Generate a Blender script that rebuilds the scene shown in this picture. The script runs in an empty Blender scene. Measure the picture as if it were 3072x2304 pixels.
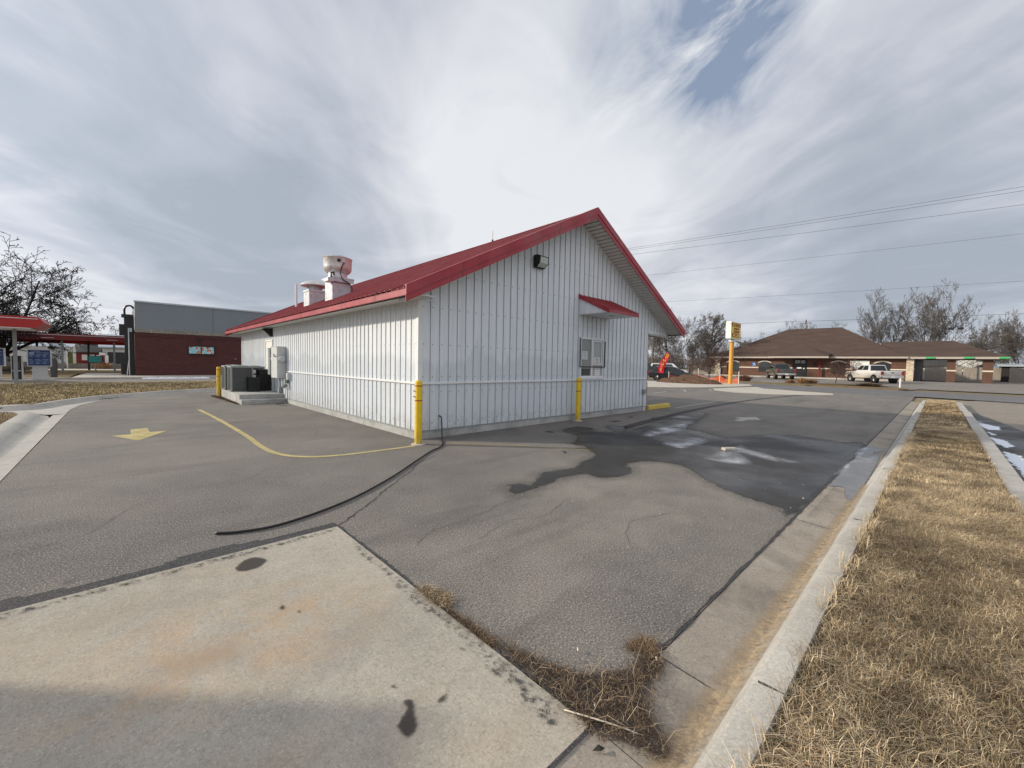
import bpy, bmesh, math, random
import numpy as np
from mathutils import Vector, Matrix
random.seed(7); RNG = np.random.default_rng(7)
SC = bpy.context.scene
COL = SC.collection
R = math.radians

BACK_SKY, SKY_STR, SUN_E = 0.2, 1.0, 3.9
# ------------------------------------------------------------- camera
YAW, PITCH, ROLL = 0.808146217, 0.048818828, 0.0193538467
CAM = Vector((-4.42181171, -7.41429413, 1.6))
def cam_axes():
    fw = Vector((math.cos(YAW), math.sin(YAW), 0)); rt = Vector((math.sin(YAW), -math.cos(YAW), 0)); up = Vector((0, 0, 1))
    f2 = fw*math.cos(PITCH) - up*math.sin(PITCH); u2 = fw*math.sin(PITCH) + up*math.cos(PITCH)
    return rt*math.cos(ROLL) + u2*math.sin(ROLL), -rt*math.sin(ROLL) + u2*math.cos(ROLL), f2
_r, _u, _f = cam_axes()
cd = bpy.data.cameras.new("camera"); co = bpy.data.objects.new("camera", cd); COL.objects.link(co)
m = Matrix((_r, _u, -_f)).transposed().to_4x4(); m.translation = CAM
co.matrix_world = m
cd.sensor_fit = 'HORIZONTAL'; cd.sensor_width = 36; cd.lens = 36*1224.614/3072
cd.clip_start = 0.05; cd.clip_end = 5000
SC.camera = co

# ------------------------------------------------------------- sky, sun, exposure
SUN_AZ, SUN_EL = R(134.2), R(20.8)
def N(nt, t, **kw):
    n = nt.nodes.new(t)
    for k, v in kw.items():
        if k.startswith('i_'):
            k = k[2:]; n.inputs[int(k) if k.isdigit() else k.replace('_', ' ')].default_value = v
        else: setattr(n, k, v)
    return n
world = bpy.data.worlds.new("World"); SC.world = world; world.use_nodes = True
nt = world.node_tree; nt.nodes.clear(); LK = nt.links.new
tc = N(nt, 'ShaderNodeTexCoord')
DIR = tc.outputs['Generated']
sky = N(nt, 'ShaderNodeTexSky', sky_type='NISHITA', sun_disc=False, sun_elevation=SUN_EL, sun_rotation=math.pi/2-SUN_AZ)
sky.air_density = 1.0; sky.dust_density = 1.0; sky.ozone_density = 2.5
def wmath(op, a, b=None, c=None, clamp=False):
    n = nt.nodes.new('ShaderNodeMath'); n.operation = op; n.use_clamp = clamp
    for i, v in enumerate((a, b, c)):
        if v is None: continue
        if isinstance(v, (int, float)): n.inputs[i].default_value = v
        else: LK(v, n.inputs[i])
    return n.outputs[0]
def wvec(op, a, b=None, s=None):
    n = nt.nodes.new('ShaderNodeVectorMath'); n.operation = op
    for i, v in enumerate((a, b)):
        if v is None: continue
        if isinstance(v, tuple): n.inputs[i].default_value = v
        else: LK(v, n.inputs[i])
    if s is not None: n.inputs['Scale'].default_value = s
    return n
def wnoise(vec, scale, detail, rough=.55, dist=0):
    n = N(nt, 'ShaderNodeTexNoise', i_Scale=scale, i_Detail=detail, i_Roughness=rough, i_Distortion=dist); LK(vec, n.inputs['Vector']); return n
# cloud layer coordinates: the direction projected on a high plane
sep = N(nt, 'ShaderNodeSeparateXYZ'); LK(DIR, sep.inputs[0])
zz = wmath('ADD', wmath('MAXIMUM', sep.outputs[2], 0.0), 0.13)
qx = wmath('DIVIDE', sep.outputs[0], zz); qy = wmath('DIVIDE', sep.outputs[1], zz)
CA, SA = math.cos(R(55)), math.sin(R(55))
along = wmath('ADD', wmath('MULTIPLY', qx, CA), wmath('MULTIPLY', qy, SA))
across = wmath('SUBTRACT', wmath('MULTIPLY', qy, CA), wmath('MULTIPLY', qx, SA))
def qvec(sa, sc_, off=0.0):
    c = nt.nodes.new('ShaderNodeCombineXYZ')
    LK(wmath('MULTIPLY', along, sa), c.inputs[0]); LK(wmath('MULTIPLY', across, sc_), c.inputs[1]); c.inputs[2].default_value = off
    return c.outputs[0]
warp = wnoise(qvec(.55, .8, 3.1), 1.3, 5, .55)
wsub = wvec('SUBTRACT', warp.outputs['Color'], (.5, .5, .5)); wsc = wvec('SCALE', wsub.outputs[0], s=.17)
DW = wvec('NORMALIZE', wvec('ADD', DIR, wsc.outputs[0]).outputs[0]).outputs[0]
BL = [(-0.063,0.882,0.467,0.1,0.35),(0.142,0.822,0.551,0.1,-0.3),(0.002,0.921,0.39,0.06,-0.55),(0.062,0.901,0.429,0.03,0.35),(-0.074,0.958,0.279,0.06,0.4),(-0.079,0.981,0.177,0.08,-0.45),(0.11,0.974,0.197,0.06,-0.6),(0.591,0.62,0.516,0.12,0.25),(0.758,0.489,0.431,0.10,0.3),(0.736,0.345,0.583,0.02,0.45),(0.878,0.147,0.456,0.15,0.15),(0.941,0.224,0.253,0.09,-0.4),(0.98,0.078,0.185,0.08,-0.35),(0.357,0.882,0.307,0.1,-0.15),(0.555,0.797,0.238,0.06,0.3),(-0.065,0.997,0.036,0.03,0.9),(0.25,0.967,0.03,0.03,0.35),(0.938,0.31,0.158,0.05,0.2),(0.299,0.817,0.492,0.08,-0.1),(0.995,-0.025,0.091,0.07,-0.25)]
def blob(x, y, z, r):
    dn = wvec('DOT_PRODUCT', DW, Vector((x, y, z)).normalized()[:]); 
    return wmath('POWER', 2.718, wmath('MULTIPLY', wmath('SUBTRACT', dn.outputs['Value'], 1.0), 1.0/r))
val = None
for x, y, z, r, w in BL:
    t = wmath('MULTIPLY', blob(x, y, z, r*.5), w*.80)
    val = t if val is None else wmath('ADD', val, t)
n1 = wnoise(qvec(.46, .95, 2.0), 1.15, 5, .5, .7)
n2 = wnoise(qvec(.95, 1.1, 5.0), 1.8, 5, .55, 1.0)
val = wmath('ADD', wmath('ADD', val, 0.60), wmath('MULTIPLY', wmath('SUBTRACT', n1.outputs['Fac'], .5), 1.55))
val = wmath('ADD', val, wmath('MULTIPLY', wmath('SUBTRACT', n2.outputs['Fac'], .5), .95))
cr = N(nt, 'ShaderNodeValToRGB'); LK(val, cr.inputs[0])
e = cr.color_ramp.elements; e[0].position = 0.0; e[0].color = (.385, .425, .49, 1); e[1].position = 1.0; e[1].color = (.80, .82, .845, 1)
x_ = e.new(.3); x_.color = (.47, .51, .58, 1); x_ = e.new(.62); x_.color = (.635, .65, .705, 1)
cloud = cr.outputs[0]
# openings to the blue
hole = None
for x, y, z, r, w in ((.779,.275,.564,.0055,1.05),(.805,.299,.513,.003,.9),(.691,.445,.57,.006,.6),(.70,.30,.65,.012,.8),(.74,.27,.62,.006,.9)):
    t = wmath('MULTIPLY', blob(x, y, z, r), w); hole = t if hole is None else wmath('ADD', hole, t)
hn = wnoise(qvec(.9, 1.9, 9.0), 2.4, 7, .6, .6)
hole = wmath('MULTIPLY', hole, wmath('ADD', wmath('MULTIPLY', hn.outputs['Fac'], 2.4), -.72), clamp=True); hole = wmath('MULTIPLY', hole, .82)
bl_sky = wvec('SCALE', sky.outputs[0], s=.10).outputs[0]
blue = N(nt, 'ShaderNodeMix', data_type='RGBA'); blue.inputs['Factor'].default_value = .75
LK(bl_sky, blue.inputs[6]); blue.inputs[7].default_value = (.17, .25, .41, 1)
mx = N(nt, 'ShaderNodeMix', data_type='RGBA'); LK(hole, mx.inputs['Factor']); LK(cloud, mx.inputs[6]); LK(blue.outputs[2], mx.inputs[7])
# brighter thin cloud round the sun; unseen sky behind brightened as added fill
sd = (math.cos(SUN_AZ)*math.cos(SUN_EL), math.sin(SUN_AZ)*math.cos(SUN_EL), math.sin(SUN_EL))
dsun = wvec('DOT_PRODUCT', DIR, sd).outputs['Value']
glow = wmath('MULTIPLY', wmath('POWER', 2.718, wmath('MULTIPLY', wmath('SUBTRACT', dsun, 1.0), 6.0)), .5)
dback = wvec('DOT_PRODUCT', DIR, Vector((-math.cos(YAW), -math.sin(YAW), .55)).normalized()[:]).outputs['Value']
back = wmath('MULTIPLY', wmath('MAXIMUM', dback, 0.0), BACK_SKY)
gain = wmath('ADD', wmath('ADD', glow, back), 1.0)
# clear Nishita share keeps the cool tint of the air near the horizon
hz = N(nt, 'ShaderNodeMix', data_type='RGBA'); hz.inputs['Factor'].default_value = .06
LK(mx.outputs[2], hz.inputs[6]); LK(bl_sky, hz.inputs[7])
fin = N(nt, 'ShaderNodeVectorMath', operation='SCALE'); LK(hz.outputs[2], fin.inputs[0]); LK(gain, fin.inputs['Scale'])
bg = N(nt, 'ShaderNodeBackground'); LK(fin.outputs[0], bg.inputs[0]); bg.inputs[1].default_value = SKY_STR
wo = N(nt, 'ShaderNodeOutputWorld'); LK(bg.outputs[0], wo.inputs[0])

sl = bpy.data.lights.new("sun", 'SUN'); so = bpy.data.objects.new("sun", sl); COL.objects.link(so)
sl.energy = SUN_E; sl.angle = R(1.6); sl.color = (1.0, .90, .74)
so.rotation_euler = (Vector(sd)).to_track_quat('Z', 'Y').to_euler(); so.location = (-20, 25, 30)
SC.view_settings.view_transform = 'Standard'; SC.view_settings.look = 'None'
SC.view_settings.exposure = 0.08; SC.view_settings.gamma = 1.0

# ------------------------------------------------------------- materials
class NB:
    def __init__(s, name):
        s.m = bpy.data.materials.new(name); s.m.use_nodes = True; s.t = s.m.node_tree; s.t.nodes.clear()
        s.out = s.n('ShaderNodeOutputMaterial'); s.b = s.n('ShaderNodeBsdfPrincipled'); s.t.links.new(s.b.outputs[0], s.out.inputs[0])
        s.co = s.n('ShaderNodeTexCoord').outputs['Object']
    def n(s, t, **kw): return N(s.t, t, **kw)
    def l(s, a, b): s.t.links.new(a, b)
    def put(s, v, inp):
        if v is None: return
        if hasattr(v, 'links') or isinstance(v, bpy.types.NodeSocket): s.l(v, inp)
        elif isinstance(v, tuple) and len(v) == 3 and inp.type == 'RGBA': inp.default_value = (*v, 1)
        else: inp.default_value = v
    def noise(s, scale, detail=3, rough=.55, dist=0, vec=None, out='Fac'):
        n = s.n('ShaderNodeTexNoise', i_Scale=scale, i_Detail=detail, i_Roughness=rough, i_Distortion=dist); s.l(vec or s.co, n.inputs['Vector']); return n.outputs[out]
    def vor(s, scale, vec=None, feature='F1', out='Distance', rnd=1.0):
        n = s.n('ShaderNodeTexVoronoi', feature=feature, i_Scale=scale, i_Randomness=rnd); s.l(vec or s.co, n.inputs['Vector']); return n.outputs[out]
    def math(s, op, a, b=None, clamp=False):
        n = s.n('ShaderNodeMath', operation=op, use_clamp=clamp); s.put(a, n.inputs[0]); s.put(b, n.inputs[1]) if b is not None else None; return n.outputs[0]
    def mix(s, f, a, b, bt='MIX'):
        n = s.n('ShaderNodeMix', data_type='RGBA', blend_type=bt); s.put(f, n.inputs['Factor']); s.put(a, n.inputs[6]); s.put(b, n.inputs[7]); return n.outputs[2]
    def rng(s, v, a, b, c=0.0, d=1.0):
        n = s.n('ShaderNodeMapRange'); s.l(v, n.inputs[0])
        for i, q in enumerate((a, b, c, d)): n.inputs[i+1].default_value = q
        return n.outputs[0]
    def scale(s, sx, sy, sz, vec=None):
        n = s.n('ShaderNodeMapping'); s.l(vec or s.co, n.inputs[0]); n.inputs['Scale'].default_value = (sx, sy, sz); return n.outputs[0]
    def xyz(s, vec=None):
        n = s.n('ShaderNodeSeparateXYZ'); s.l(vec or s.co, n.inputs[0]); return n.outputs
    def attr(s, name, out='Color'): return s.n('ShaderNodeAttribute', attribute_name=name).outputs[out]
    def fin(s, col, rough=.8, metal=0., spec=.4, bump=None, bs=.3, bd=.01, emit=None, es=0., alpha=None):
        s.put(col, s.b.inputs['Base Color']); s.put(rough, s.b.inputs['Roughness']); s.put(metal, s.b.inputs['Metallic'])
        s.b.inputs['Specular IOR Level'].default_value = spec
        if bump is not None:
            b = s.n('ShaderNodeBump'); b.inputs['Strength'].default_value = bs; b.inputs['Distance'].default_value = bd; s.l(bump, b.inputs['Height']); s.l(b.outputs[0], s.b.inputs['Normal'])
        if alpha is not None: s.put(alpha, s.b.inputs['Alpha'])
        return s.m
def gmat(name, col, rough=.7, var=.12, sc=4., metal=0., spec=.4, dirt=0., bs=0., tint=None):
    """painted or plain surface with mottling and wear"""
    b = NB(name); k = b.noise(sc, 5, .6)
    lo = tuple(max(0, c*(1-var)) for c in col); hi = tuple(min(1, c*(1+var)) for c in col)
    c = b.mix(b.rng(k, .3, .7), lo, hi)
    if dirt: c = b.mix(b.math('MULTIPLY', b.rng(b.noise(sc*3.3, 6, .7), .5, .75), dirt), c, tint or (.12, .10, .08))
    r = b.rng(b.noise(sc*2, 3), .3, .7, max(.02, rough-.08), min(1, rough+.08))
    return b.fin(c, r, metal, spec, bump=b.noise(sc*12, 4) if bs else None, bs=bs, bd=.004)
M = {}
def asphalt(name, c0, c1, red=.0, wet=0., dust=False):
    b = NB(name)
    big = b.noise(.22, 5, .62, .6); mid = b.noise(1.6, 5, .6, .3)
    k = b.rng(b.math('ADD', b.math('MULTIPLY', big, .65), b.math('MULTIPLY', mid, .35)), .36, .64)
    c = b.mix(k, c0, c1)
    c = b.mix(b.rng(b.noise(.5, 3, .5, .4), .52, .68, 0, .55), c, (c1[0]*1.12, c1[1]*1.0, c1[2]*1.02))
    ag = b.vor(110); ag2 = b.noise(55, 4, .85); ag3 = b.noise(75, 3, .8, vec=b.scale(1.1, .9, 1.))
    c = b.mix(b.rng(ag2, .50, .60, 0, .85), c, (c0[0]*.42, c0[1]*.42, c0[2]*.44))
    c = b.mix(b.rng(ag3, .54, .62, 0, .8), c, (c1[0]*2.2, c1[1]*2.15, c1[2]*2.05))
    c = b.mix(b.rng(b.vor(38), .02, .07, .55, 0), c, (.36, .34, .30))
    if dust:
        x = b.xyz(); d2 = b.math('ADD', b.math('POWER', b.math('DIVIDE', b.math('SUBTRACT', x[0], -.4), 3.4), 2.), b.math('POWER', b.math('DIVIDE', b.math('SUBTRACT', x[1], -5.2), 2.1), 2.))
        dm = b.math('MULTIPLY', b.rng(d2, 0., 1.3, .6, 0), b.rng(b.noise(1.3, 5, .65, .6), .3, .6)); c = b.mix(dm, c, (.36, .32, .27), 'MIX') if False else b.mix(b.math('MULTIPLY', dm, .8), c, b.mix(.5, c, (.42, .37, .31)))
        tr = b.noise(.9, 5, .6, .4, vec=b.scale(.22, 1.6, 1.)); c = b.mix(b.rng(tr, .54, .70, 0, .35), c, (c0[0]*.5, c0[1]*.5, c0[2]*.5))
    # oil spots
    c = b.mix(b.math('MULTIPLY', b.rng(b.vor(1.1), .03, .09, .55, 0), b.rng(b.noise(.8, 2), .5, .6)), c, (.02, .02, .02))
    return b.fin(c, .88 - wet, 0, .3, bump=b.math('ADD', ag2, b.math('MULTIPLY', ag, .5)), bs=.55, bd=.006)
M['asphalt'] = asphalt('asphalt', (.108, .103, .096), (.208, .193, .175), dust=True)
M['asphalt_road'] = asphalt('asphalt_road', (.11, .11, .118), (.16, .157, .16))
M['asphalt_tan'] = asphalt('asphalt_tan', (.20, .18, .155), (.27, .24, .20))
M['asphalt_far'] = asphalt('asphalt_far', (.17, .155, .14), (.22, .20, .18))
M['tar'] = asphalt('tar', (.042, .042, .045), (.07, .068, .07))
def concrete(name, c0, c1, rust=0., joint=0., dark=.0):
    b = NB(name)
    k = b.rng(b.noise(.9, 6, .65, .4), .3, .7); c = b.mix(k, c0, c1)
    c = b.mix(b.rng(b.noise(62, 4, .85), .50, .62, 0, .55), c, tuple(x*.60 for x in c0))
    c = b.mix(b.rng(b.noise(80, 3, .8, vec=b.scale(1.1, .9, 1.)), .56, .64, 0, .5), c, tuple(min(1, x*1.35) for x in c1))
    c = b.mix(b.rng(b.noise(28, 4, .8), .60, .72, 0, .5), c, tuple(x*.45 for x in c0))
    c = b.mix(b.rng(b.noise(6, 5, .7, .3), .5, .75, 0, .35), c, tuple(x*.62 for x in c0))
    if rust:
        x = b.xyz(); d2 = b.math('ADD', b.math('POWER', b.math('DIVIDE', b.math('SUBTRACT', x[0], -3.95), .75), 2.), b.math('POWER', b.math('DIVIDE', b.math('SUBTRACT', x[1], -4.75), .5), 2.))
        c = b.mix(b.math('MULTIPLY', b.rng(d2, 0., 1.6, .55, 0), b.rng(b.noise(3.2, 5, .65, .6), .38, .62)), c, (.47, .29, .14))
        br = b.noise(60, 3, .6, vec=b.scale(3., .25, 1.)); c = b.mix(b.rng(br, .5, .7, 0, .22), c, tuple(x_*.6 for x_ in c0))
        v = b.scale(.55, 1.3, 1.); k = b.rng(b.noise(.85, 5, .6, .7, vec=v), .50, .72, 0, rust); c = b.mix(k, c, (.44, .27, .13))
        k = b.rng(b.noise(1.3, 4, .6, .3), .55, .75, 0, .5); c = b.mix(k, c, (.22, .20, .18))
    if dark: c = b.mix(b.rng(b.noise(2.2, 6, .7, .5), .5, .72, 0, dark), c, (.10, .09, .08))
    return b.fin(c, .9, 0, .25, bump=b.noise(120, 4, .7), bs=.35, bd=.004)
M['concrete'] = concrete('concrete', (.335, .31, .262), (.47, .43, .36), rust=.22)
M['gutter'] = concrete('gutter', (.27, .235, .195), (.38, .335, .28), dark=.55)
M['curb'] = concrete('curb', (.36, .345, .315), (.50, .48, .44), dark=.25)
M['foundation'] = concrete('foundation', (.30, .30, .29), (.52, .52, .50), dark=.45)
M['apron'] = concrete('apron', (.42, .39, .34), (.55, .51, .44))
b = NB('sand'); c = b.mix(b.rng(b.noise(9, 5, .7), .3, .7), (.36, .27, .17), (.50, .39, .26)); 
al = b.math('MULTIPLY', b.attr('soft', 'Fac'), b.rng(b.noise(16, 5, .75), .28, .6), clamp=True)
M['sand'] = b.fin(c, .95, 0, .1, alpha=al)
b = NB('wet_asphalt'); ag = b.noise(120, 3, .7)
c = b.mix(b.rng(b.noise(1.2, 4, .6), .35, .65), (.024, .023, .023), (.040, .038, .036)); c = b.mix(b.rng(ag, .45, .7, 0, .6), c, (.10, .095, .09))
ed = b.math('ADD', b.attr('soft', 'Fac'), b.math('ADD', b.math('MULTIPLY', b.math('SUBTRACT', b.noise(7, 6, .8), .5), 1.6), b.math('MULTIPLY', b.math('SUBTRACT', b.noise(40, 4, .8), .5), .5)))
M['wet'] = b.fin(c, b.rng(b.noise(.7, 3), .38, .62, .26, .66), 0, .38, bump=ag, bs=.3, bd=.004, alpha=b.rng(ed, .05, .45, 0, .93))
b = NB('damp_asphalt'); ed = b.math('ADD', b.attr('soft', 'Fac'), b.math('MULTIPLY', b.math('SUBTRACT', b.noise(3.5, 6, .75), .5), 1.3))
M['damp'] = b.fin((.045, .043, .041), .7, 0, .3, alpha=b.rng(ed, -.5, .9, 0, .55))
b = NB('wet_concrete'); c = b.mix(b.rng(b.noise(3, 5), .35, .65), (.15, .15, .15), (.21, .205, .20))
ed = b.math('ADD', b.attr('soft', 'Fac'), b.math('MULTIPLY', b.math('SUBTRACT', b.noise(7, 6, .75), .5), 1.0))
M['wetc'] = b.fin(c, .25, 0, .5, alpha=b.rng(ed, .1, .22))
b = NB('ice'); ed = b.math('MULTIPLY', b.attr('soft', 'Fac'), b.rng(b.noise(1.7, 6, .6, .5), .34, .72), clamp=True)
M['ice'] = b.fin((.62, .64, .68), .35, 0, .5, alpha=b.math('MULTIPLY', ed, 1.0, clamp=True))
b = NB('snow_patch'); ed = b.math('ADD', b.attr('soft', 'Fac'), b.math('MULTIPLY', b.math('SUBTRACT', b.noise(6, 6, .75), .52), 3.2)); M['snowp'] = b.fin((.74, .78, .84), .7, 0, .3, alpha=b.rng(ed, .0, .15))
b = NB('snow'); M['snow'] = b.fin(b.mix(b.noise(8, 4), (.72, .76, .82), (.86, .88, .92)), .7, 0, .3, bump=b.noise(12, 4), bs=.5, bd=.02)
b = NB('stain'); ed = b.math('ADD', b.attr('soft', 'Fac'), b.math('MULTIPLY', b.math('SUBTRACT', b.noise(38, 6, .8), .5), 2.0))
M['stain'] = b.fin((.05, .042, .036), .6, 0, .3, alpha=b.math('MULTIPLY', b.rng(ed, .0, .7), .78))
b = NB('faded_tar'); ed = b.math('MULTIPLY', b.attr('soft', 'Fac'), b.rng(b.noise(24, 6, .8, .5, vec=b.scale(1., 1., 1.)), .50, .60), clamp=True)
M['tarpatch'] = b.fin((.06, .06, .06), .8, 0, .3, alpha=ed)
def linepaint(name, col, wear):
    b = NB(name); w = b.rng(b.noise(45, 5, .75), .62-wear, .72-wear*.6, 1, .12); w2 = b.rng(b.noise(3, 4, .6), .35, .6, .75, 1)
    c = b.mix(b.rng(b.noise(60, 3, .7), .4, .7, 0, .4), col, tuple(x*.55 for x in col))
    return b.fin(c, .85, 0, .3, alpha=b.math('MULTIPLY', w, w2))
M['yline'] = linepaint('yellow_line_paint', (.56, .47, .22), .10)
M['yfade'] = linepaint('faded_line_paint', (.40, .34, .20), .22)
M['wline'] = linepaint('white_line_paint', (.50, .49, .44), .12)
def siding(name):
    b = NB(name); z = b.xyz()[2]
    st = b.noise(1.0, 5, .65, .2, vec=b.scale(9., 9., .5)); c = b.mix(b.rng(st, .35, .7), (.69, .73, .765), (.80, .825, .845))
    # darker bluish band on the lower sheet, with a wavy upper limit
    v = b.scale(1.9, 1.9, .0); wv = b.math('ADD', z, b.math('MULTIPLY', b.noise(.55, 5, .6, .6, vec=v), -1.6))
    c = b.mix(b.rng(wv, .84, .97, .27, 0), c, (.36, .42, .48))
    c = b.mix(b.rng(b.noise(1.3, 5, .6, vec=b.scale(6., 6., .35)), .56, .8, 0, .45), c, (.40, .38, .35))
    sp = b.math('MULTIPLY', b.rng(z, .20, .62, 1, 0), b.rng(b.noise(4, 6, .75), .40, .62)); c = b.mix(b.math('MULTIPLY', sp, .6), c, (.36, .33, .29))
    ru = b.rng(b.noise(1.0, 4, .6, vec=b.scale(11., 11., .7)), .66, .74, 0, .5); c = b.mix(ru, c, (.46, .39, .31))
    xy = b.xyz(); sx = b.math('ADD', xy[0], xy[1]); wv2 = b.math('SINE', b.math('MULTIPLY', b.math('FLOOR', b.math('DIVIDE', sx, .9144)), 12.9898)); c = b.mix(b.rng(wv2, -1, 1, 0, .14), c, (.55, .58, .60))
    top = b.math('MULTIPLY', b.rng(z, 2.2, 5.2, 0, 1), b.rng(b.noise(1.5, 4, .6, vec=b.scale(8., 8., .25)), .4, .7)); c = b.mix(b.math('MULTIPLY', top, .22), c, (.35, .35, .33))
    return b.fin(c, b.rng(st, .3, .7, .42, .55), 0, .4, bump=b.noise(1.6, 3, .5), bs=.22, bd=.03)
M['siding'] = siding('white_ribbed_siding')
M['ribshade'] = gmat('painted_rib_shade', (.34, .37, .40), .6, .2, 5)  # darker siding colour: the shade line along each rib, painted in
M['white_trim'] = gmat('white_trim', (.74, .75, .75), .45, .05, 3, dirt=.2)
M['soffit'] = gmat('soffit', (.62, .61, .57), .6, .06, 2, dirt=.25)
def redmetal(name, c, r):
    b = NB(name); k = b.mix(b.rng(b.noise(2.5, 5, .6), .3, .7), tuple(x*.82 for x in c), tuple(min(1, x*1.18) for x in c))
    k = b.mix(b.rng(b.noise(1.2, 5, .6), .42, .75, 0, .38), k, (.34, .15, .15))
    k = b.mix(b.rng(b.noise(30, 5, .8), .62, .70, 0, .5), k, (.42, .28, .26))
    x = b.xyz(); f_ = b.math('FRACT', b.math('DIVIDE', b.math('ADD', x[0], x[1]), 3.01)); k = b.mix(b.math('LESS_THAN', f_, .005), k, (.05, .01, .01))
    return b.fin(k, b.rng(b.noise(5, 4), .3, .7, r-.08, r+.12), 0, .45, bump=b.noise(2.5, 2), bs=.12, bd=.02)
M['red'] = redmetal('red_roof_metal', (.27, .020, .024), .45)
M['redtrim'] = redmetal('red_trim_metal', (.33, .022, .034), .40)
b = NB('fly_screen'); M['screenmesh'] = b.fin((.10, .10, .10), .5, 0, .5, alpha=.04)
M['door'] = gmat('white_door_paint', (.78, .78, .75), .5, .03, 3, dirt=.12)
M['frame'] = gmat('aluminium_frame', (.74, .75, .75), .4, .06, 6, metal=.1)
M['black'] = gmat('black_plastic', (.015, .015, .016), .4, .2, 5)
M['rubber'] = gmat('black_rubber', (.012, .012, .013), .5, .2, 9)
M['acgrey'] = gmat('air_conditioner_grey', (.105, .11, .108), .5, .12, 6, dirt=.1)
M['dkgrey'] = gmat('charcoal_metal', (.055, .058, .06), .45, .15, 6)
M['ltgrey'] = gmat('light_grey_metal', (.54, .56, .56), .45, .08, 6, dirt=.15)
M['midgrey'] = gmat('grey_metal', (.26, .28, .28), .5, .10, 6, dirt=.15)
M['galv'] = gmat('galvanised_steel', (.50, .52, .55), .42, .22, 7, metal=.4, dirt=.2)
M['alum'] = gmat('spun_aluminium', (.64, .64, .63), .34, .12, 5, metal=.45, dirt=.12)
M['yellow'] = gmat('yellow_plastic', (.76, .50, .02), .45, .10, 5, dirt=.4, tint=(.22, .15, .03))
b = NB('scuffed_yellow_plastic'); z = b.xyz()[2]; c = b.mix(b.rng(b.noise(6, 4), .3, .7), (.70, .46, .02), (.82, .56, .03))
sc_ = b.math('MULTIPLY', b.rng(b.noise(9, 5, .75, vec=b.scale(3., 3., .5)), .58, .66), b.rng(z, .1, .75, .9, .15)); c = b.mix(sc_, c, (.16, .13, .07)); c = b.mix(b.math('MULTIPLY', b.rng(z, .0, .22, 1, 0), b.rng(b.noise(14, 4, .7), .4, .6)), c, (.22, .19, .13))
M['yellow'] = b.fin(c, b.rng(b.noise(8, 4), .3, .7, .35, .6), 0, .4)
M['redband'] = gmat('red_tape', (.35, .02, .02), .4, .1, 8)
M['yellowc'] = gmat('yellow_painted_concrete', (.62, .46, .10), .8, .15, 10, dirt=.3)
M['lens'] = gmat('frosted_lens', (.50, .52, .47), .25, .05, 6)
M['paper'] = gmat('white_paper', (.80, .80, .80), .8, .03, 6)
M['ink'] = gmat('black_ink', (.03, .03, .04), .8, .1, 6)
def glass(name, col, r=.06):
    b = NB(name); return b.fin(col, r, 0, .6)
M['glass'] = glass('dark_window_glass', (.035, .04, .042))
M['glassl'] = glass('hazy_window_glass', (.27, .28, .27), .10)
M['glassg'] = glass('grey_window_glass', (.40, .41, .41), .12)
M['carglass'] = glass('car_glass', (.012, .014, .016), .05)
def brick(name, c1, c2, mort, sc, bw=.22, rh=.075, axis='xz', vert=False):
    b = NB(name); x = b.xyz(); cb = b.n('ShaderNodeCombineXYZ')
    a = x[0] if axis == 'xz' else x[1]
    b.l(a, cb.inputs[0]); b.l(x[2], cb.inputs[1])
    t = b.n('ShaderNodeTexBrick'); b.l(cb.outputs[0], t.inputs['Vector'])
    for k, v in (('Color1', (*c1, 1)), ('Color2', (*c2, 1)), ('Mortar', (*mort, 1)), ('Scale', sc), ('Mortar Size', .008), ('Brick Width', bw), ('Row Height', rh)): t.inputs[k].default_value = v
    c = b.mix(b.rng(b.noise(1.4, 5, .65, vec=b.scale(.5, .5, 3.)), .4, .7, 0, .5), t.outputs[0], tuple(v*.55 for v in c1))
    c = b.mix(b.rng(b.noise(26, 3, .7), .4, .7, 0, .35), c, tuple(v*1.6 for v in c2))
    return b.fin(c, .85, 0, .25, bump=t.outputs['Fac'], bs=-.3, bd=.01)
M['brickdk'] = brick('dark_red_brick', (.115, .036, .030), (.070, .024, .022), (.085, .06, .055), 1.)
M['brickbr'] = brick('brown_brick', (.15, .075, .052), (.10, .052, .038), (.13, .09, .07), 1., axis='yz')
M['stone'] = None
b = NB('stone_veneer'); v = b.scale(1, 1, 1.7); cell = b.n('ShaderNodeTexVoronoi', feature='F1', i_Scale=6.5); b.l(v, cell.inputs[0]); cc = b.xyz(cell.outputs['Color'])
ed = b.vor(6.5, vec=v, feature='DISTANCE_TO_EDGE'); c = b.mix(cc[0], (.26, .22, .19), (.50, .44, .37)); c = b.mix(b.math('MULTIPLY', cc[1], .4), c, (.20, .10, .08)); c = b.mix(b.rng(ed, .0, .05, 1, 0), c, (.16, .15, .14))
M['stone'] = b.fin(c, .85, 0, .3, bump=ed, bs=.8, bd=.05)
b = NB('tan_stone_veneer'); v = b.scale(1, 1, 1.9); cell = b.n('ShaderNodeTexVoronoi', feature='F1', i_Scale=3.5); b.l(v, cell.inputs[0]); cc = b.xyz(cell.outputs['Color'])
c = b.mix(cc[0], (.42, .34, .24), (.68, .58, .43)); c = b.mix(b.rng(b.vor(3.5, vec=v, feature='DISTANCE_TO_EDGE'), 0, .05, 1, 0), c, (.28, .24, .19)); M['tanstone'] = b.fin(c, .85)
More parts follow.
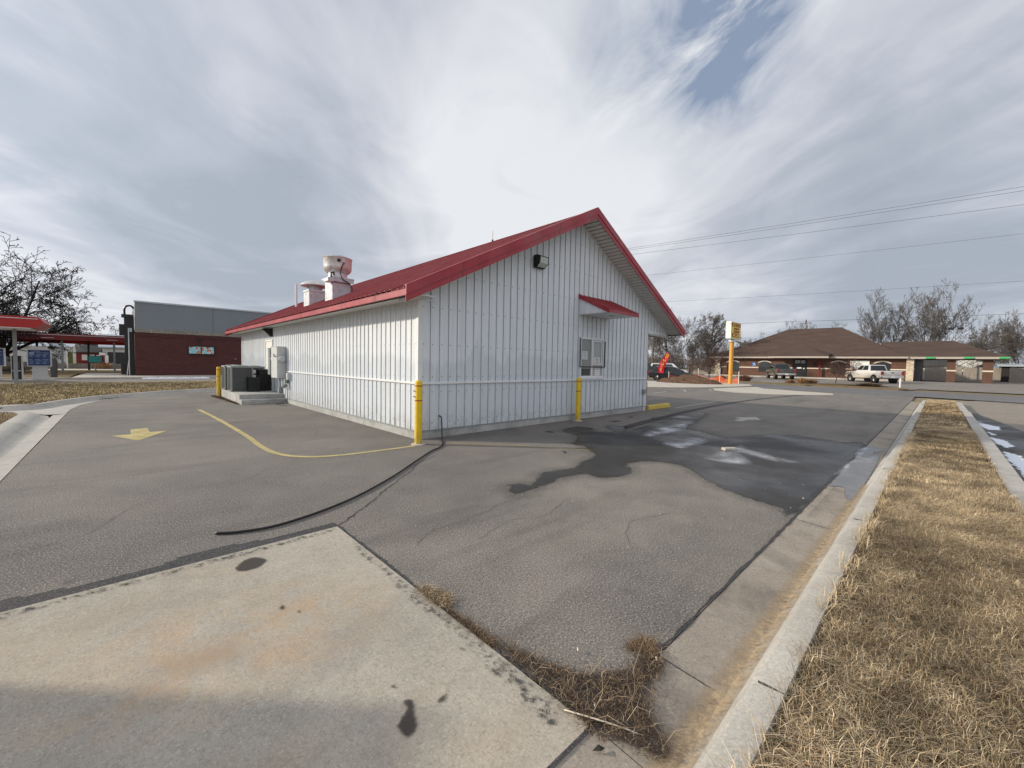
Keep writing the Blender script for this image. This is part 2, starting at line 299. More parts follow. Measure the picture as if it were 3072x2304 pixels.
b = NB('shingles'); x = b.xyz(); c = b.mix(b.rng(b.noise(.9, 6, .75, vec=b.scale(1, .5, 3)), .3, .7), (.060, .040, .032), (.100, .068, .055)); c = b.mix(b.rng(b.noise(9, 4, .8, vec=b.scale(.4, 1, 4.)), .5, .7, 0, .5), c, (.06, .04, .035)); M['shingle'] = b.fin(c, .9, 0, .2, bump=b.noise(9, 4, .8, vec=b.scale(.4, 1, 4.)), bs=.4, bd=.02)
M['bandw'] = gmat('cream_band', (.66, .58, .46), .8, .06, 3)
M['arch'] = gmat('cream_arch', (.60, .54, .46), .8, .06, 3)
M['beigetrim'] = gmat('beige_gutter', (.42, .37, .32), .6, .08, 3)
M['stucco'] = gmat('grey_parapet_panel', (.20, .225, .245), .75, .05, .7, dirt=.12, tint=(.1, .12, .13))
M['coping'] = gmat('coping_metal', (.42, .46, .50), .4, .06, 2)
M['limestone'] = concrete('limestone_band', (.20, .18, .15), (.33, .30, .26), dark=.4)
M['canopyred'] = gmat('canopy_red', (.40, .020, .018), .4, .10, 1.5)
M['canopydk'] = gmat('canopy_dark_red', (.17, .012, .012), .5, .15, 1.5)
M['bark'] = gmat('bark', (.13, .105, .088), .9, .3, 9)
M['twig'] = gmat('twigs', (.135, .118, .105), .9, .3, 3)
M['twigred'] = gmat('russet_twigs', (.10, .055, .045), .9, .3, 3)
M['barkdk'] = gmat('dark_bark', (.03, .026, .024), .9, .3, 9)
b = NB('weathered_wood'); st = b.noise(2., 4, .6, vec=b.scale(6., 6., .4)); M['wood'] = b.fin(b.mix(b.rng(st, .3, .7), (.22, .19, .155), (.38, .33, .27)), .9)
M['mulch'] = gmat('mulch', (.105, .060, .036), .95, .45, 3, bs=.6, dirt=.5, tint=(.03, .02, .015))
M['orange'] = None
b = NB('orange_mesh'); ck = b.n('ShaderNodeTexChecker', i_Scale=14.); b.l(b.scale(1, 1, 1), ck.inputs[0]); 
M['orange'] = b.fin((.75, .13, .04), .6, 0, .3, alpha=b.rng(b.noise(40, 2), .42, .55, .15, .75))
M['polewood'] = gmat('yellow_pole_paint', (.66, .33, .05), .5, .12, 3, dirt=.2)
M['signw'] = gmat('white_sign_face', (.78, .80, .76), .5, .05, 3)
M['signy'] = gmat('yellow_sign_face', (.72, .58, .12), .5, .08, 3)
M['signred'] = gmat('red_sign_ink', (.30, .03, .03), .6, .08, 3)
M['green'] = gmat('green_sign', (.03, .45, .12), .5, .08, 3)
M['blue'] = gmat('blue_sign', (.05, .17, .42), .5, .08, 3)
M['navy'] = gmat('navy_menu_panel', (.015, .045, .16), .35, .2, 2)
M['sky_ink'] = gmat('pale_blue_ink', (.40, .55, .70), .5, .2, 8)
M['teal'] = gmat('teal_panel', (.02, .22, .20), .35, .3, 3)
M['whitewall'] = gmat('white_clapboard', (.68, .68, .66), .7, .05, 2)
M['bluewall'] = gmat('pale_blue_siding', (.22, .33, .43), .7, .05, 2)
M['dkroof'] = gmat('dark_shingles', (.05, .05, .052), .9, .2, 4)
M['olive'] = gmat('olive_paint', (.13, .13, .03), .6, .1, 3)
M['tyre'] = gmat('tyre_rubber', (.018, .018, .018), .85, .2, 8)
M['chrome'] = gmat('chrome', (.70, .70, .70), .2, .1, 5, metal=.9)
M['alloy'] = gmat('alloy_wheel', (.45, .44, .42), .35, .15, 5, metal=.5)
M['taillight'] = gmat('red_lamp_lens', (.35, .015, .015), .2, .1, 6)
def carpaint(name, c, dirt=.0):
    b = NB(name); z = b.xyz()[2]; k = b.mix(b.rng(b.noise(3, 4), .3, .7), tuple(x*.93 for x in c), c)
    if dirt: k = b.mix(b.math('MULTIPLY', b.rng(z, .3, 1.3, 1, 0), dirt), k, (.36, .27, .17))
    m_ = b.fin(k, .25, 0, .5); b.b.inputs['Coat Weight'].default_value = .6; return m_
M['carwhite'] = carpaint('white_car_paint', (.66, .66, .64), .75)
M['carwhite2'] = carpaint('clean_white_car_paint', (.70, .70, .70))
M['carblack'] = carpaint('black_car_paint', (.015, .017, .019))
M['cargreen'] = carpaint('dark_green_car_paint', (.035, .045, .04), .25)
def leafmat(name):
    b = NB(name); return b.fin(b.attr('tint'), .9, 0, .15)
M['blade'] = leafmat('dry_grass_blades')
b = NB('dry_turf'); k = b.noise(1.1, 5, .7, .4); c = b.mix(b.rng(k, .3, .7), (.17, .125, .07), (.29, .215, .12)); c = b.mix(b.rng(b.noise(30, 5, .8, vec=b.scale(1., 1., 1.)), .42, .66, 0, .75), c, (.10, .078, .045)); c = b.mix(b.rng(b.noise(.6, 4, .6), .58, .72, 0, .5), c, (.17, .17, .06))
M['turf'] = b.fin(c, .95, 0, .1, bump=b.noise(24, 5, .8), bs=1., bd=.05)
b = NB('dark_soil'); M['soil'] = b.fin(b.mix(b.rng(b.noise(20, 5, .7), .35, .7), (.06, .047, .032), (.13, .10, .06)), .95, 0, .1, bump=b.noise(24, 5, .8), bs=1., bd=.03)
b = NB('far_land'); M['far'] = b.fin(b.mix(b.rng(b.noise(.05, 4), .35, .65), (.17, .14, .09), (.24, .20, .13)), .95, 0, .1)
# ------------------------------------------------------------- object helpers
ORG = {}
def tag(o, label=None, cat=None, group=None, kind=None):
    for k, v in (('label', label), ('category', cat), ('group', group), ('kind', kind)):
        if v: o[k] = v
    return o
def thing(name, label, cat, loc=(0, 0, 0), group=None, rz=0.):
    o = bpy.data.objects.new(name, None); COL.objects.link(o); o.location = loc; o.rotation_euler[2] = rz
    o.empty_display_size = .2; ORG[o.name] = Vector(loc); return tag(o, label, cat, group)
def smooth_all(me): me.polygons.foreach_set('use_smooth', [True]*len(me.polygons))
def link(name, me, mat, parent=None, smooth=False):
    if mat is not None:
        for q in (mat if isinstance(mat, (list, tuple)) else [mat]): me.materials.append(M[q] if isinstance(q, str) else q)
    if smooth: smooth_all(me)
    o = bpy.data.objects.new(name, me); COL.objects.link(o)
    if parent is not None: o.parent = parent; ORG[o.name] = ORG[parent.name]
    else: ORG[o.name] = Vector((0, 0, 0))
    return o
class MB:
    """collects primitives (world coordinates) and links them as one mesh object"""
    def __init__(s): s.v = []; s.f = []; s.mi = []
    def add(s, vs, fs, mi=0):
        n = len(s.v); s.v += [tuple(p) for p in vs]; s.f += [tuple(i+n for i in f) for f in fs]; s.mi += [mi]*len(fs); return s
    def box(s, x0, x1, y0, y1, z0, z1, mi=0, m=None):
        vs = [(x, y, z) for z in (z0, z1) for y in (y0, y1) for x in (x0, x1)]
        if m is not None: vs = [m @ Vector(p) for p in vs]
        return s.add(vs, [(0, 2, 3, 1), (4, 5, 7, 6), (0, 1, 5, 4), (2, 6, 7, 3), (0, 4, 6, 2), (1, 3, 7, 5)], mi)
    def prism(s, poly, h, mi=0, m=None):
        """poly: list of 3-D points; h: extrusion vector"""
        n = len(poly); h = Vector(h); vs = [Vector(p) for p in poly] + [Vector(p)+h for p in poly]
        if m is not None: vs = [m @ p for p in vs]
        return s.add(vs, [tuple(range(n))[::-1], tuple(range(n, 2*n))] + [(i, (i+1) % n, n+(i+1) % n, n+i) for i in range(n)], mi)
    def tube(s, pts, r, k=8, mi=0, cap=True, m=None):
        pts = [Vector(p) for p in pts]; n = len(pts); rs = r if isinstance(r, (list, tuple)) else [r]*n
        vs = []; up = Vector((0, 0, 1)); prev = None
        for i, p in enumerate(pts):
            d = (pts[min(i+1, n-1)] - pts[max(i-1, 0)]).normalized()
            a = prev if prev is not None else (Vector((1, 0, 0)) if abs(d.z) > .9 else up)
            x = d.cross(a); 
            if x.length < 1e-4: x = d.cross(Vector((0, 1, 0)))
            x.normalize(); y = x.cross(d).normalized(); prev = y
            for j in range(k):
                t = 2*math.pi*j/k; vs.append(p + (x*math.cos(t) + y*math.sin(t))*rs[i])
        if m is not None: vs = [m @ q for q in vs]
        fs = [(i*k+j, i*k+(j+1) % k, (i+1)*k+(j+1) % k, (i+1)*k+j) for i in range(n-1) for j in range(k)]
        if cap: fs += [tuple(range(k))[::-1], tuple(range((n-1)*k, n*k))]
        return s.add(vs, fs, mi)
    def lathe(s, prof, c=(0, 0, 0), k=24, mi=0, m=None):
        """prof: (r, z) list, turned about a vertical axis through c"""
        c = Vector(c); vs = [c + Vector((r*math.cos(2*math.pi*j/k), r*math.sin(2*math.pi*j/k), z)) for r, z in prof for j in range(k)]
        if m is not None: vs = [m @ q for q in vs]
        n = len(prof); fs = [(i*k+j, i*k+(j+1) % k, (i+1)*k+(j+1) % k, (i+1)*k+j) for i in range(n-1) for j in range(k)]
        fs += [tuple(range(k))[::-1], tuple(range((n-1)*k, n*k))]
        return s.add(vs, fs, mi)
    def build(s, name, mat, parent=None, smooth=False, bevel=0., auto=False, seg=2):
        o0 = ORG[parent.name] if parent is not None else Vector((0, 0, 0))
        me = bpy.data.meshes.new(name); me.from_pydata([tuple(Vector(p)-o0) for p in s.v], [], s.f)
        me.polygons.foreach_set('material_index', s.mi); me.update()
        bm = bmesh.new(); bm.from_mesh(me); bmesh.ops.recalc_face_normals(bm, faces=bm.faces); bm.to_mesh(me); bm.free()
        o = link(name, me, mat, parent)
        if smooth: smooth_all(me)
        if auto:
            smooth_all(me); me.set_sharp_from_angle(angle=R(35))
        if bevel:
            md = o.modifiers.new('bevel', 'BEVEL'); md.width = bevel; md.segments = seg; md.limit_method = 'ANGLE'; md.angle_limit = R(40)
        return o
def copy_tree(o, parent=None):
    kids = [c for c in KIDS.get(o.name, [])] if False else [c for c in bpy.data.objects if c.parent == o]
    c = o.copy(); COL.objects.link(c); c.parent = parent; ORG[c.name] = Vector(c.location)
    for k in kids: copy_tree(k, c)
    return c
def tz(x): return min(max((x-26)*.0135, 0.), .45)
BRK = (26.0, 26+.45/.0135)
def sheet(name, poly, dz, mat, kind='structure', edge=0., follow=True):
    """flat piece of ground laid over the terrain"""
    bm = bmesh.new(); vs = [bm.verts.new((p[0], p[1], 0)) for p in poly]; bm.faces.new(vs)
    bm.normal_update(); bmesh.ops.triangulate(bm, faces=bm.faces[:])
    for x in BRK: bmesh.ops.bisect_plane(bm, geom=bm.verts[:]+bm.edges[:]+bm.faces[:], plane_co=(x, 0, 0), plane_no=(1, 0, 0), dist=1e-5)
    for v in bm.verts: v.co.z = (tz(v.co.x) if follow else 0) + dz
    for f in bm.faces:
        if f.normal.z < 0: f.normal_flip()
    bm.normal_update()
    for f in bm.faces:
        if f.normal.z < 0: f.normal_flip()
    if edge:
        be = [e for e in bm.edges if e.is_boundary]; r = bmesh.ops.extrude_edge_only(bm, edges=be)
        for v in [g for g in r['geom'] if isinstance(g, bmesh.types.BMVert)]: v.co.z -= edge
        bmesh.ops.recalc_face_normals(bm, faces=bm.faces)
    me = bpy.data.meshes.new(name); bm.to_mesh(me); bm.free()
    return tag(link(name, me, mat), kind=kind)
def decal(name, poly, dz, mat, step=.05, w=.1, kind='structure', zf=None, margin=None):
    """stain or wet area lying on the paving, with a softness value falling to its border"""
    if name in ('oil_stain', 'wet_patch', 'ice_patch') : poly = [(p.x, p.y) for p in smoothpts([(*q, 0) for q in (list(poly)+[poly[0]])], 4)][:-1]
    P = np.array(poly); lo = P.min(0)-w; hi = P.max(0)+w
    nx = int((hi[0]-lo[0])/step)+2; ny = int((hi[1]-lo[1])/step)+2
    gx, gy = np.meshgrid(lo[0]+np.arange(nx)*step, lo[1]+np.arange(ny)*step, indexing='ij')
    A = P; B = np.roll(P, -1, 0); inside = np.zeros(gx.shape, bool); dist = np.full(gx.shape, 1e9)
    for (ax, ay), (bx, by) in zip(A, B):
        c = ((ay > gy) != (by > gy)) & (gx < (bx-ax)*(gy-ay)/((by-ay) if by != ay else 1e-9)+ax); inside ^= c
        L2 = (bx-ax)**2+(by-ay)**2+1e-12; t = np.clip(((gx-ax)*(bx-ax)+(gy-ay)*(by-ay))/L2, 0, 1)
        dist = np.minimum(dist, np.hypot(gx-ax-t*(bx-ax), gy-ay-t*(by-ay)))
    sd = np.where(inside, dist, -dist)
    mg = w if margin is None else margin
    keep = sd > -mg; cell = keep[:-1, :-1] | keep[1:, :-1] | keep[:-1, 1:] | keep[1:, 1:]
    ii, jj = np.nonzero(cell); idx = lambda i, j: i*ny+j
    quads = np.stack([idx(ii, jj), idx(ii+1, jj), idx(ii+1, jj+1), idx(ii, jj+1)], 1)
    used, inv = np.unique(quads, return_inverse=True); quads = inv.reshape(quads.shape)
    X = gx.ravel()[used]; Y = gy.ravel()[used]; S = np.clip(sd.ravel()[used]/w, -1, 1)
    Z = np.array([(zf(x, y) if zf else tz(x)) + dz for x, y in zip(X, Y)])
    me = bpy.data.meshes.new(name); me.from_pydata(np.stack([X, Y, Z], 1).tolist(), [], quads.tolist())
    at = me.attributes.new('soft', 'FLOAT', 'POINT'); at.data.foreach_set('value', S.astype(np.float32)); me.update()
    return tag(link(name, me, mat), kind=kind)
def ribbon(name, pts, width, dz, mat, kind='structure'):
    """painted line of constant width along pts"""
    P = [Vector((p[0], p[1])) for p in pts]; vs = []
    for i, p in enumerate(P):
        d = (P[min(i+1, len(P)-1)]-P[max(i-1, 0)]).normalized(); nrm = Vector((-d.y, d.x))*(width[i] if isinstance(width, (list, tuple)) else width)/2
        for q in (p+nrm, p-nrm): vs.append((q.x, q.y, tz(q.x)+dz))
    me = bpy.data.meshes.new(name); me.from_pydata(vs, [], [(2*i, 2*i+1, 2*i+3, 2*i+2) for i in range(len(P)-1)]); me.update()
    bm = bmesh.new(); bm.from_mesh(me)
    for f in bm.faces:
        if f.normal.z < 0: f.normal_flip()
    bm.to_mesh(me); bm.free()
    return tag(link(name, me, mat), kind=kind)
def smoothpts(pts, n=6):
    P = [Vector(p) for p in pts]; out = []
    for i in range(len(P)-1):
        p0, p1, p2, p3 = P[max(i-1, 0)], P[i], P[i+1], P[min(i+2, len(P)-1)]
        for k in range(n):
            t = k/n; out.append(.5*((2*p1)+(p2-p0)*t+(2*p0-5*p1+4*p2-p3)*t*t+(3*p1-p0-3*p2+p3)*t**3))
    return out+[P[-1]]
def sweep(name, path, prof, mat, kind='structure', noise=.0):
    """cross-section (offset to the left of travel, height) swept along a ground path"""
    P = [Vector((p[0], p[1])) for p in path]; vs = []; k = len(prof)
    for i, p in enumerate(P):
        d = (P[min(i+1, len(P)-1)]-P[max(i-1, 0)]).normalized(); nrm = Vector((-d.y, d.x))
        for o, z in prof:
            q = p+nrm*o; vs.append((q.x, q.y, tz(q.x)+z+(random.uniform(-noise, noise) if noise else 0)))
    fs = [(i*k+j, i*k+j+1, (i+1)*k+j+1, (i+1)*k+j) for i in range(len(P)-1) for j in range(k-1)]
    fs += [tuple(range(k)), tuple(range((len(P)-1)*k, len(P)*k))]
    me = bpy.data.meshes.new(name); me.from_pydata(vs, [], fs); me.update()
    bm = bmesh.new(); bm.from_mesh(me); bmesh.ops.recalc_face_normals(bm, faces=bm.faces)
    up = sum(f.normal.z*f.calc_area() for f in bm.faces)
    if up < 0: bmesh.ops.reverse_faces(bm, faces=bm.faces)
    bm.to_mesh(me); bm.free(); me.set_sharp_from_angle(angle=R(50)); 
    return tag(link(name, me, mat, smooth=True), kind=kind)
def text_mesh(txt, size, extrude=.004, bold=0.):
    cu = bpy.data.curves.new('letters', 'FONT'); cu.body = txt; cu.size = size; cu.extrude = extrude; cu.align_x = 'CENTER'; cu.align_y = 'CENTER'; cu.resolution_u = 2; cu.offset = bold
    o = bpy.data.objects.new('letters', cu); COL.objects.link(o); dg = bpy.context.evaluated_depsgraph_get(); me = bpy.data.meshes.new_from_object(o.evaluated_get(dg))
    vs = [v.co.copy() for v in me.vertices]; fs = [tuple(p.vertices) for p in me.polygons]
    bpy.data.objects.remove(o); bpy.data.meshes.remove(me); bpy.data.curves.remove(cu); return vs, fs
def put_text(mb, txt, size, m, mi=0, sx=1., bold=0.):
    vs, fs = text_mesh(txt, size, bold=bold); mb.add([m @ Vector((v.x*sx, v.y, v.z)) for v in vs], fs, mi)
def basis(o, x, y, z):
    m = Matrix((Vector(x), Vector(y), Vector(z))).transposed().to_4x4(); m.translation = Vector(o); return m

# ------------------------------------------------------------- ground
sheet('ground', [(-1500, -1500), (1500, -1500), (1500, 1500), (-1500, 1500)], -.06, 'far')
LOT = [(-5.58, -3.46), (-5.55, 3.8), (-5.56, 10.4), (-5.42, 11.6), (-5.02, 13.5), (-4.12, 14.8), (-3.03, 16.05), (-1.16, 17.55), (2, 19.3), (8, 20.3), (14, 20.5), (31, 20.5), (31, -6.41), (-2.93, -6.41), (-2.93, -3.46)]
sheet('asphalt_lot', LOT, 0, 'asphalt')
sheet('concrete_slab', [(-14, -3.485), (-2.955, -3.485), (-2.955, -6.43), (-14, -6.43)], .008, 'concrete', edge=.05)
sheet('street', [(46, 80), (42, 30), (40, 6.5), (37.9, -5.7), (33.5, -30), (24, -90), (14, -90), (24, -30), (30.9, -7), (31.0, 5), (35, 30), (38, 80)], .006, 'asphalt_road')
sheet('neighbour_lot', [(-20, -8.27), (29.5, -8.27), (30.4, -9), (24, -30), (14, -70), (-20, -70)], -.03, 'asphalt_tan')
sheet('far_lot', [(40, -5.9), (41.6, -6.4), (37, -30), (40, -40), (110, -40), (110, 40), (43, 40), (42.0, 20), (41.6, 6.2), (40.6, -5.6)], .004, 'asphalt_far')
sheet('driveway_apron', [(25.0, -.2), (24.7, 1.9), (26.0, 3.6), (28.2, 4.5), (30.9, 3.8), (33.4, 3.0), (31.6, 2.0), (29.6, -2.6), (27.9, -2.85)], .011, 'apron')
sheet('island_pad', [(23.5, 7.6), (26.6, 5.6), (28.2, 4.7), (31, 3.9), (33.6, 3.3), (36.0, 4.3), (35.9, 6.3), (33.5, 12), (34.5, 21), (31, 21), (30.3, 12)], .09, 'apron', edge=.12)
sheet('side_road', [(-60, 25.2), (30, 25.2), (30, 32.9), (-60, 32.9)], -.005, 'asphalt_far')
sheet('side_pavement', [(-7.0, 33.1), (12, 33.1), (12, 37.5), (-3.6, 37.5), (-3.6, 44.5), (-6.7, 44.5)], .09, 'apron', edge=.1)
sheet('rear_road', [(-80, 58), (60, 58), (60, 66), (-80, 66)], -.02, 'apron')
# grass areas
sheet('grass_verge', [(-40, 11.2), (-8, 11.15), (-6.9, 10.75), (-6.3, 11.2), (-6.05, 12.2), (-5.62, 13.3), (-5.1, 14.1), (-4.2, 15.1), (-3.1, 16.25), (-1.3, 17.25), (.5, 18.2), (3, 19.5), (8, 20.6), (30, 20.8), (30, 25.1), (-40, 25.1)], .10, 'turf', edge=.15)
sheet('grass_corner', [(-40, 9.77), (-11, 9.68), (-8.2, 9.58), (-7.2, 9.42), (-6.68, 9.15), (-6.4, 8.75), (-6.28, 8.1), (-6.28, -3.4), (-40, -3.4)], .10, 'turf', edge=.15)
sheet('grass_strip', [(-20, -7.0), (25.3, -7.0), (26.2, -7.5), (25.6, -8.0), (18.9, -8.02), (18.9, -8.08), (-20, -8.08)], .125, 'turf')
sheet('far_verge', [(42.4, 30), (41.9, 20), (40.35, 6.4), (38.25, -5.3), (39.6, -5.8), (40.9, -5.5), (41.9, 6.0), (44, 20), (45, 30)], .07, 'turf', edge=.1)
sheet('rear_verge', [(-7.2, 44.7), (30, 44.7), (30, 57), (-60, 57), (-60, 33.1), (-7.2, 33.1)], .05, 'turf', edge=.1)
sheet('rear_field', [(-120, 66.3), (60, 66.3), (60, 120), (-120, 120)], -.01, 'turf')
# kerbs and gutters
sweep('gutter', [(-14, -6.42), (-2.944, -6.42)], [(0, .006), (-.28, -.012), (-.34, -.014)], 'gutter')
sweep('gutter', [(-2.94, -6.42), (26.2, -6.40)], [(0, .006), (-.28, -.012), (-.34, -.014)], 'gutter')
xs = [-14+i*.4 for i in range(99)]
sweep('kerb', [(x, -6.42) for x in xs if x < 25.4]+[(25.5, -6.42)], [(-.34, -.014), (-.385, .0), (-.42, .05), (-.445, .12), (-.475, .144), (-.585, .150), (-.592, .06), (-.6, -.1)], 'curb', noise=.0015)
sweep('kerb', [(18.9, -8.03), (25.6, -8.0)], [(.0, .1), (.0, .15), (-.2, .15), (-.215, -.1)], 'curb')
sweep('kerb', [(-20, -8.08), (18.86, -8.07)], [(.0, .1), (.0, .135), (-.2, .135), (-.215, -.1)], 'curb')
sweep('kerb', smoothpts([(25.4, -6.95, 0), (26.1, -7.25, 0), (26.2, -7.8, 0), (25.6, -8.1, 0)], 5), [(-.1, .1), (-.1, .14), (.08, .14), (.1, -.05)], 'curb')
j = MB()
for x in (-2.31, .75, 3.8, 6.9, 9.9, 13., 16., 19., 22.):
    j.prism([(x-.003, -6.425, -.03), (x-.003, -6.425, .0078), (x-.003, -6.70, -.0092), (x-.003, -6.75, -.0115), (x-.003, -6.75, -.03)], (.006, 0, 0)); j.box(x-.003, x+.003, -7.004, -6.90, .1, .1515); 
tag(j.build('kerb_joints', 'tar'), kind='structure')
sweep('gutter', [(-5.56, -3.4), (-5.56, 9.9)], [(0, .006), (.18, -.008), (.24, -.01)], 'curb')
sweep('kerb', [(-5.56, -3.4), (-5.56, 7.9)]+[(p.x, p.y) for p in smoothpts([(-5.56, 8.2, 0), (-5.68, 9.0, 0), (-6.1, 9.65, 0), (-6.9, 10.1, 0), (-8.2, 10.3, 0), (-11, 10.4, 0)], 5)]+[(-40, 10.5)], [(.24, -.01), (.31, .0), (.42, .06), (.52, .112), (.62, .125), (.74, .125), (.75, -.05)], 'curb')
sheet('gutter', [(-5.60, 9.0), (-5.55, 10.4), (-5.42, 11.7), (-5.02, 13.4), (-5.25, 13.6), (-5.75, 12.6), (-6.0, 11.4), (-6.4, 10.75), (-7.4, 10.8), (-40, 10.9), (-40, 10.2), (-8.2, 10.1), (-6.9, 9.9), (-6.2, 9.45), (-5.9, 9.0)], .005, 'curb')
cp = smoothpts([(-40, 11.1, 0), (-9, 11.06, 0), (-7.6, 11.0, 0), (-6.75, 10.8, 0), (-6.25, 11.15, 0), (-5.95, 12.1, 0), (-5.52, 13.1, 0), (-5.0, 14.05, 0), (-4.12, 15.0, 0), (-3.02, 16.1, 0), (-1.22, 17.1, 0), (.6, 18.05, 0), (3, 19.35, 0), (8, 20.4, 0), (11, 20.55, 0), (30, 20.6, 0)], 6)
sweep('kerb', cp, [(-.34, .004), (-.12, .008), (-.07, .05), (-.02, .125), (.02, .138), (.12, .138), (.13, .0)], 'curb')
sweep('kerb', [(12, 33.0), (-7.2, 33.0), (-60, 33.0)], [(.1, -.02), (.09, .12), (-.06, .13), (-.1, 0)], 'curb')
decal('sand_drift', [(-14, -6.63), (-5, -6.64), (-2.5, -6.66), (1.5, -6.68), (3.2, -6.7), (3.2, -6.82), (1.5, -6.83), (-3, -6.85), (-14, -6.85)], .006, 'sand', .04, .07, zf=lambda x, y: -.013+max(0, -6.755-y)*.35)
# wet patches, ice, stains
WET = [(-0.91,-3.69),(-0.74,-3.53),(-0.58,-3.57),(-0.53,-3.71),(-0.28,-3.59),(0.02,-3.41),(0.16,-3.41),(0.64,-3.52),(1.05,-3.37),(1.67,-3.22),(1.88,-2.92),(2.14,-2.63),(2.17,-2.32),(2.99,-1.8),(3.24,-1.18),(3.74,-0.96),(4.18,-0.96),(4.27,-1.13),(4.16,-1.47),(3.86,-1.65),(4.21,-2.01),(4.59,-1.59),(5.08,-1.27),(5.12,-1.76),(4.73,-2.11),(5.86,-1.96),(7.52,-1.6),(9.2,-1.5),(10.5,-1.75),(8.8,-2.3),(6.34,-2.89),(6.04,-3.38),(5.62,-3.9),(5.59,-4.17),(6.43,-4.43),(7.05,-4.65),(7.41,-5.07),(7.25,-5.55),(7.13,-5.92),(7.18,-6.4),(1.03,-6.4),(1.03,-6.2),(1.1,-5.93),(1.19,-5.7),(1.34,-5.43),(1.84,-4.9),(2.11,-4.6),(2.11,-4.29),(1.95,-4.05),(1.51,-3.98),(1.23,-4.25),(0.85,-4.32),(0.51,-4.18),(0.46,-4.0),(0.47,-3.9),(0.07,-3.78),(-0.13,-3.85),(-0.52,-3.9),(-0.67,-3.89),(-0.85,-3.93),(-0.97,-3.86)]
decal('damp_patch', WET, .0022, 'damp', .06, .40)
decal('wet_patch', WET, .0042, 'wet', .045, .16)
decal('wet_patch', [(7.11,-6.41),(6.8,-6.72),(6.11,-6.6),(5.85,-6.72),(4.66,-6.75),(3.54,-6.76),(2.82,-6.76),(2.15,-6.75),(2.12,-6.67),(2.69,-6.56),(2.52,-6.42),(3.03,-6.42)], .006, 'wetc', .03, .08, zf=lambda x, y: .006-(-6.42-y)*.06)
for q in ([(2.8,-.95),(3.04,-.94),(2.99,-1.18),(2.81,-1.14)], [(5.71,-.86),(6.08,-.91),(6.05,-1.1),(5.71,-1.07)], [(7.06,-.67),(7.3,-.68),(7.22,-.84),(6.98,-.83)], [(7.37,-1.3),(7.71,-1.2),(7.68,-1.45),(7.37,-1.5)], [(1.47,-2.6),(1.55,-2.63),(1.43,-2.8),(1.3,-2.83)], [(2.08,-2.04),(2.21,-2.03),(2.08,-2.12),(2.01,-2.12)]):
    decal('oil_stain', q, .0045, 'stain', .03, .08)
for q in ([(4.35,-2.63),(5.87,-2.28),(7.31,-2.51),(5.61,-3.05),(4.72,-3.02),(4.07,-2.91)], [(3.65,-3.46),(4.3,-3.36),(5.01,-3.59),(4.92,-4.02),(4.22,-4.07),(3.46,-4.0)], [(2.9,-4.59),(4.06,-4.55),(4.93,-4.63),(4.56,-4.87),(4.28,-5.33),(3.98,-5.86),(3.61,-5.55),(3.85,-5.11),(3.94,-4.93),(3.19,-5.34),(2.86,-5.07)]):
    decal('ice_patch', q, .009, 'ice', .03, .22, margin=.0)
decal('ice_patch', [(6.95,-6.41),(6.53,-6.5),(5.36,-6.51),(5.87,-6.67),(5.02,-6.7),(4.72,-6.46),(3.78,-6.49),(3.35,-6.36),(3.85,-6.37),(5.21,-6.39),(6.14,-6.34)], .010, 'ice', .02, .05, margin=0., zf=lambda x, y: .006-max(0, -6.42-y)*.06)
for i, q in enumerate(([(-3.59,-5.85),(-3.51,-5.79),(-3.51,-5.74),(-3.46,-5.77),(-3.49,-5.85),(-3.52,-5.92),(-3.57,-5.94),(-3.59,-5.91)], [(-3.39,-5.86),(-3.36,-5.84),(-3.31,-5.85),(-3.35,-5.88),(-3.38,-5.88)], [(-3.84,-3.79),(-3.76,-3.69),(-3.67,-3.69),(-3.62,-3.8),(-3.67,-3.87),(-3.73,-3.9),(-3.82,-3.87)], [(-3.51,-5.62),(-3.48,-5.63),(-3.48,-5.66),(-3.5,-5.65)], [(-3.48,-5.71),(-3.46,-5.72),(-3.48,-5.73)], [(-4.48,-3.97),(-4.43,-3.94),(-4.45,-3.96),(-4.46,-3.99)], [(-3.72,-4.55),(-3.69,-4.55),(-3.70,-4.60),(-3.73,-4.59)], [(-3.66,-4.68),(-3.63,-4.67),(-3.64,-4.72)], [(-3.1,-5.62),(-3.07,-5.65),(-3.09,-5.68)])):
    decal('oil_stain', q, .0125, 'stain', .007, .022)
decal('tar_seal', [(-9, -3.46), (-2.94, -3.46), (-2.94, -3.38), (-3.2, -3.37), (-3.5, -3.38), (-3.9, -3.29), (-4.05, -3.3), (-4.25, -3.38), (-4.6, -3.39), (-5.02, -3.31), (-6, -3.3), (-9, -3.35)], .0045, 'tar', .04, .02, margin=.0)
decal('tar_scuff', [(-7, -3.49), (-2.98, -3.49), (-2.98, -3.60), (-3.6, -3.62), (-4.2, -3.60), (-5, -3.62), (-7, -3.6)], .0125, 'tarpatch', .015, .05, margin=0.)
decal('tar_scuff', [(-2.965, -3.8), (-2.965, -6.3), (-3.12, -6.35), (-3.09, -5.9), (-3.04, -5.5), (-3.08, -5.0), (-3.04, -4.6), (-3.05, -4.1)], .0125, 'tarpatch', .015, .04, margin=0.)
def crack(pts, w, dz=.005):
    q = smoothpts([(*p, 0) for p in pts], 7); q = [(p.x+random.uniform(-.012, .012), p.y+random.uniform(-.012, .012)) for p in q]
    ribbon('pavement_crack', q, [w*random.uniform(.4, 1.3) for _ in q], dz, 'tar')
crack([(-2.95,-3.46),(-2.63,-3.22),(-2.41,-3.02),(-2.1,-2.73),(-1.62,-2.31),(-1.33,-2.07),(-1.04,-1.76),(-.57,-1.51)], .015)
crack([(-5.3, -2.4), (-4.7, -2.2), (-4.3, -1.5), (-3.5, -1.3), (-2.9, -.7)], .005)
